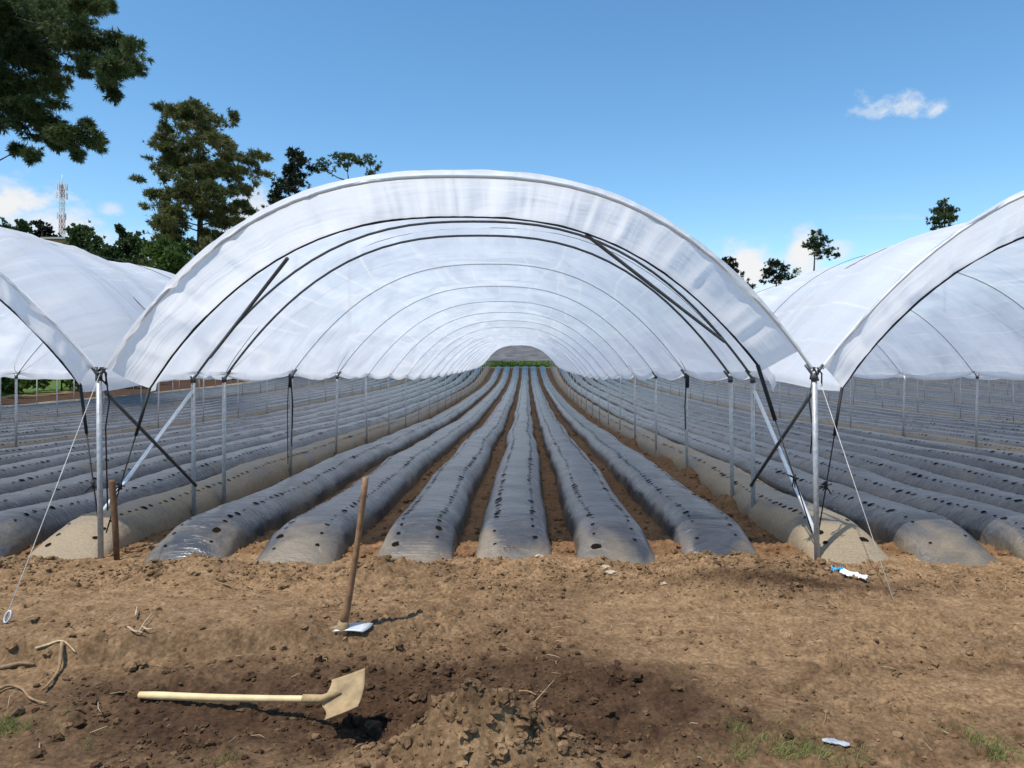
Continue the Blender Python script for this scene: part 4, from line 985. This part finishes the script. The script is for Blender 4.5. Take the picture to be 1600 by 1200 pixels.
    sm = [('broadleaf_tree', 'dark round tree cut by the left picture edge on the skyline', 6, 370, [(4, 358, 14, 12), (-12, 365, 16, 12), (14, 364, 8, 6)], 'broad'),
          ('broadleaf_tree', 'small domed tree left of the flat crowned skyline tree', 33, 385, [(34, 352, 10, 9), (28, 360, 9, 7), (41, 360, 9, 7), (34, 366, 12, 6)], 'broad'),
          ('broadleaf_tree', 'flat crowned skyline tree left of the lattice tower', 66, 385, [(58, 350, 10, 5), (68, 354, 12, 6), (62, 366, 12, 6), (74, 360, 8, 5), (52, 372, 8, 5)], 'dark'),
          ('broadleaf_tree', 'low dark bush at the foot of the lattice tower', 84, 390, [(84, 368, 10, 6), (78, 374, 8, 5)], 'dark'),
          ('broadleaf_tree', 'large rounded green tree right of the lattice tower', 128, 420, [(118, 362, 14, 10), (132, 360, 13, 9), (128, 375, 22, 14), (146, 378, 15, 12), (120, 390, 18, 12), (148, 395, 16, 12), (158, 372, 6, 4), (136, 392, 20, 12), (132, 404, 26, 10)], 'broad'),
          ('broadleaf_tree', 'dense dark green tree filling the dip of the skyline', 175, 430, [(160, 398, 16, 14), (176, 396, 15, 12), (190, 402, 15, 14), (170, 412, 20, 12), (196, 388, 8, 8), (160, 410, 18, 12), (186, 414, 22, 12), (178, 404, 18, 12)], 'broad'),
          ('pine_tree', 'tiny thin pine poking above the skyline beside the tall conifer', 187, 430, [(186, 357, 7, 5), (190, 362, 6, 4), (182, 364, 5, 3)], 'pine'),
          ('broadleaf_tree', 'green tree on the skyline touching the tall conifer', 205, 430, [(200, 368, 9, 6), (210, 376, 12, 8), (196, 380, 12, 8), (214, 392, 12, 10), (222, 366, 8, 5), (205, 402, 16, 10), (212, 402, 18, 14), (226, 388, 16, 14), (204, 390, 14, 10), (216, 414, 20, 12)], 'broad')]
    for (nm, lab, bx, by, cl, lf) in sm:
        tree(nm, lab, 'tree', 130 if bx < 100 else 112, bx, [(bx, by), (bx, cl[0][1] + 6), (bx, cl[0][1])], 0.3, cl, lf, 0.36, 0.12, 8, 170, 0.8, 0.9, 25, group=G, up=0.2, tone=0.45)
    cl = envelope([(378, 232, 285), (400, 220, 300), (435, 215, 300)], 30, 14, 9)
    tree('broadleaf_tree', 'yellow green bushy tree at the foot of the tall conifer', 'tree', 72, 255, [(255, 440), (255, 400)], 0.2, cl, 'hedge', 0.45, 0.11, 8, 45, 0.8, 0.9, 40, group=G)
    # right hand trees
    G = 'trees beyond the right tunnel'
    cl = [(1276, 364, 10, 6), (1266, 375, 12, 6), (1286, 376, 12, 6), (1276, 385, 16, 7), (1258, 384, 8, 4), (1294, 392, 13, 6), (1284, 398, 14, 6), (1300, 400, 9, 4), (1270, 392, 12, 5), (1308, 398, 7, 3)]
    tree('pine_tree', 'slender pine with bare trunk in front of the small white cloud', 'pine tree', 120, 1272, [(1271, 440), (1273, 400), (1275, 362)], 0.22, cl, 'pine', 0.34, 0.055, 12, 150, 0.6, 0.8, 25, group=G, tone=0.35)
    cl = [(1475, 318, 9, 6), (1468, 330, 14, 7), (1484, 328, 12, 8), (1474, 340, 18, 7), (1458, 344, 10, 5), (1486, 340, 10, 6), (1462, 332, 5, 4), (1475, 352, 16, 6), (1466, 358, 14, 6), (1486, 356, 12, 6), (1476, 368, 16, 8)]
    tree('pine_tree', 'dark pine top showing above the roof of the right tunnel', 'pine tree', 120, 1476, [(1476, 420), (1476, 350), (1475, 316)], 0.25, cl, 'pine', 0.34, 0.055, 12, 150, 0.6, 0.8, 25, group=G, tone=0.35)
    cl = [(1210, 412, 13, 7), (1203, 424, 14, 8), (1222, 418, 11, 8), (1214, 434, 20, 9), (1196, 438, 8, 6), (1228, 434, 8, 8), (1225, 407, 6, 3)]
    tree('broadleaf_tree', 'squat dark tree between the two white clouds', 'tree', 120, 1213, [(1213, 460), (1213, 420)], 0.25, cl, 'dark', 0.34, 0.06, 12, 160, 0.5, 0.8, 25, group=G)
    cl = [(1132, 408, 14, 4), (1142, 405, 6, 3), (1140, 416, 14, 6), (1148, 425, 12, 6), (1156, 437, 12, 6), (1166, 448, 12, 5), (1146, 436, 14, 8), (1135, 425, 14, 8), (1182, 449, 5, 3)]
    tree('conifer_tree', 'dark ragged conifer leaning out from behind the central tunnel roof', 'conifer', 100, 1140, [(1136, 500), (1138, 450), (1138, 408)], 0.25, cl, 'dark', 0.34, 0.06, 12, 150, 0.4, 0.7, 25, group=G, up=-.1)
    cl = [(1248, 424, 10, 5), (1240, 434, 12, 6), (1258, 436, 10, 5), (1236, 444, 12, 4), (1266, 428, 6, 4)]
    tree('broadleaf_tree', 'thin sparse greenish tree between the slender pine and squat tree', 'tree', 125, 1250, [(1250, 470), (1250, 430)], 0.15, cl, 'broad', 0.34, 0.06, 8, 60, 0.8, 0.9, 25, group=G, tone=0.7)
    # hedge shrubs seen under the left tunnel film
    G = 'shrubs along the left field edge'
    for k in range(20):
        Y = 36 + 4.2 * k; X = -35.2 + random.uniform(-1, 1) - 0.6; px = PX + X * F / Y
        z = float(height(X, Y)); s = Y / F; yb = PY + (EYE - z) / s
        h = random.uniform(2.6, 4.4) / s; w = 2.4 / s
        cl = [(px + random.uniform(-.8, .8) * w, yb - random.uniform(.1, .95) * h, w * random.uniform(.3, .5), h * random.uniform(.14, .22)) for q in range(12)]
        tree('shrub', f'leafy green shrub at the left field edge, {ordw(k + 1)} from the near end of the hedge', 'shrub', Y, px, [(px, yb - .5 * h)], 0.08, cl, 'hedge', 0.30, 0.09, 7, 26 * (Y / 50) ** 0, 0.8, 0.9, w, group=G)
build_trees()

def build_tower():
    d = 250.0; s = d / F; x = (97 - PX) * s; zb = float(height(x, d)); zt = EYE + (570 - 288) * s; H = zt - zb
    root = empty('lattice_tower', (x, d, zb), 'red and white lattice radio tower on the left skyline', 'radio tower')
    mr, mw = MB(), MB(); n = 26
    for k in range(n):
        a, b = k / n, (k + 1) / n; wa, wb = 0.95 - 0.45 * a, 0.95 - 0.45 * b; m = mr if (k // 3) % 2 == 0 else mw
        ca = [Vector((sx * wa, sy * wa, a * H)) for sx, sy in ((-1, -1), (1, -1), (1, 1), (-1, 1))]; cb = [Vector((sx * wb, sy * wb, b * H)) for sx, sy in ((-1, -1), (1, -1), (1, 1), (-1, 1))]
        for q in range(4):
            m.tube([ca[q], cb[q]], 0.10, 4); m.tube([ca[q], cb[(q + 1) % 4]], 0.05, 4); m.tube([ca[(q + 1) % 4], cb[q]], 0.05, 4); m.tube([ca[q], ca[(q + 1) % 4]], 0.08, 4)
    obj('lattice', mr.mesh('lattice', [M['red']], False), root); obj('lattice', mw.mesh('lattice', [M['white']], False), root)
    for (zf, rad, cnt) in ((0.985, 1.5, 5), (0.93, 1.6, 5), (0.80, 1.4, 3)):
        for q in range(cnt):
            t = q * 6.28 / cnt + zf * 20
            m = MB().box((rad * math.cos(t), rad * math.sin(t), H * zf), (0.32, 0.3, 2.2)); m.tube([(rad * .4 * math.cos(t), rad * .4 * math.sin(t), H * zf), (rad * math.cos(t), rad * math.sin(t), H * zf)], 0.07, 4)
            obj('panel_antenna', m.mesh('panel_antenna', [M['white']], False), root)
    obj('rod', MB().tube([(0, 0, H * .98), (0, 0, H * 1.06)], 0.10, 5).mesh('rod', [M['white']]), root)
build_tower()
def build_hut():
    d = 118.0; s = d / F; x = (98 - PX) * s; zt = EYE + (570 - 375) * s; zb = float(height(x, d))
    root = empty('house', (x, d, zb), 'low ochre house with a flat sheet roof below the lattice tower', 'house')
    h = max(2.5, zt - zb - 0.25)
    obj('wall', MB().box((0, 0, h / 2), (3.0, 4.0, h)).mesh('wall', [M['wallp']], False), root)
    obj('roof', MB().box((0, 0, h + 0.16), (3.9, 5.0, 0.28)).mesh('roof', [M['roof']], False), root)
    obj('window', MB().box((0.6, -2.02, h - 1.0), (0.8, 0.06, 0.8)).mesh('window', [M['darksteel']], False), root)
build_hut()
def build_far_field():
    # ploughed, film-striped slope seen through the far end of the tunnel
    xs = np.linspace(-60, 75, 700); ys = np.linspace(111.5, 190, 60); X, Y = np.meshgrid(xs, ys)
    ph = (X - 0.62 * (Y - 111)) / 3.2
    Z = height(X, Y) + 0.10 + 0.45 * np.abs(np.sin(np.pi * ph)) ** 0.7 * smooth((Y - 111.5) / 6)
    tag(obj('hillside_field', mesh_np('hillside_field', np.stack([X, Y, Z], -1).reshape(-1, 3), grid_faces(*X.shape), [M['farfield']], True,
        uv=np.stack([X, Y], -1).reshape(-1, 2), attrs={'dust': np.full(X.size, -0.75) + 0.9 * (np.abs(np.sin(np.pi * ph)).ravel() < .4)})), kind='structure')
    xs = np.linspace(-30, 60, 60); ys = np.array([109.4, 111.3]); X, Y = np.meshgrid(xs, ys)
    tag(obj('track', mesh_np('track', np.stack([X, Y, height(X, Y) + 0.12], -1).reshape(-1, 3), grid_faces(*X.shape), [M['road']], True)), kind='structure')
build_far_field()
def build_far_grass():
    cs = []
    V = []
    n = 5200; X = rng.uniform(-14, 16, n); Y = rng.uniform(88.0, 106, n); C = np.stack([X, Y, height(X, Y)], -1)
    V, Fq, sh = tufts(C, np.tile(np.array([0, 0, 1.0]), (n, 1)), 5, 0.38, 0.06, 0.5, np.clip(0.5 + fbm(X * .4, Y * .4, 3, 9) * 2, 0, 1))
    tag(obj('grass', mesh_np('grass', V, Fq, [M['hedge']], False, attrs={'shade': sh})), 'strip of green grass beyond the far end of the tunnels', 'grass', kind='stuff')
build_far_grass()
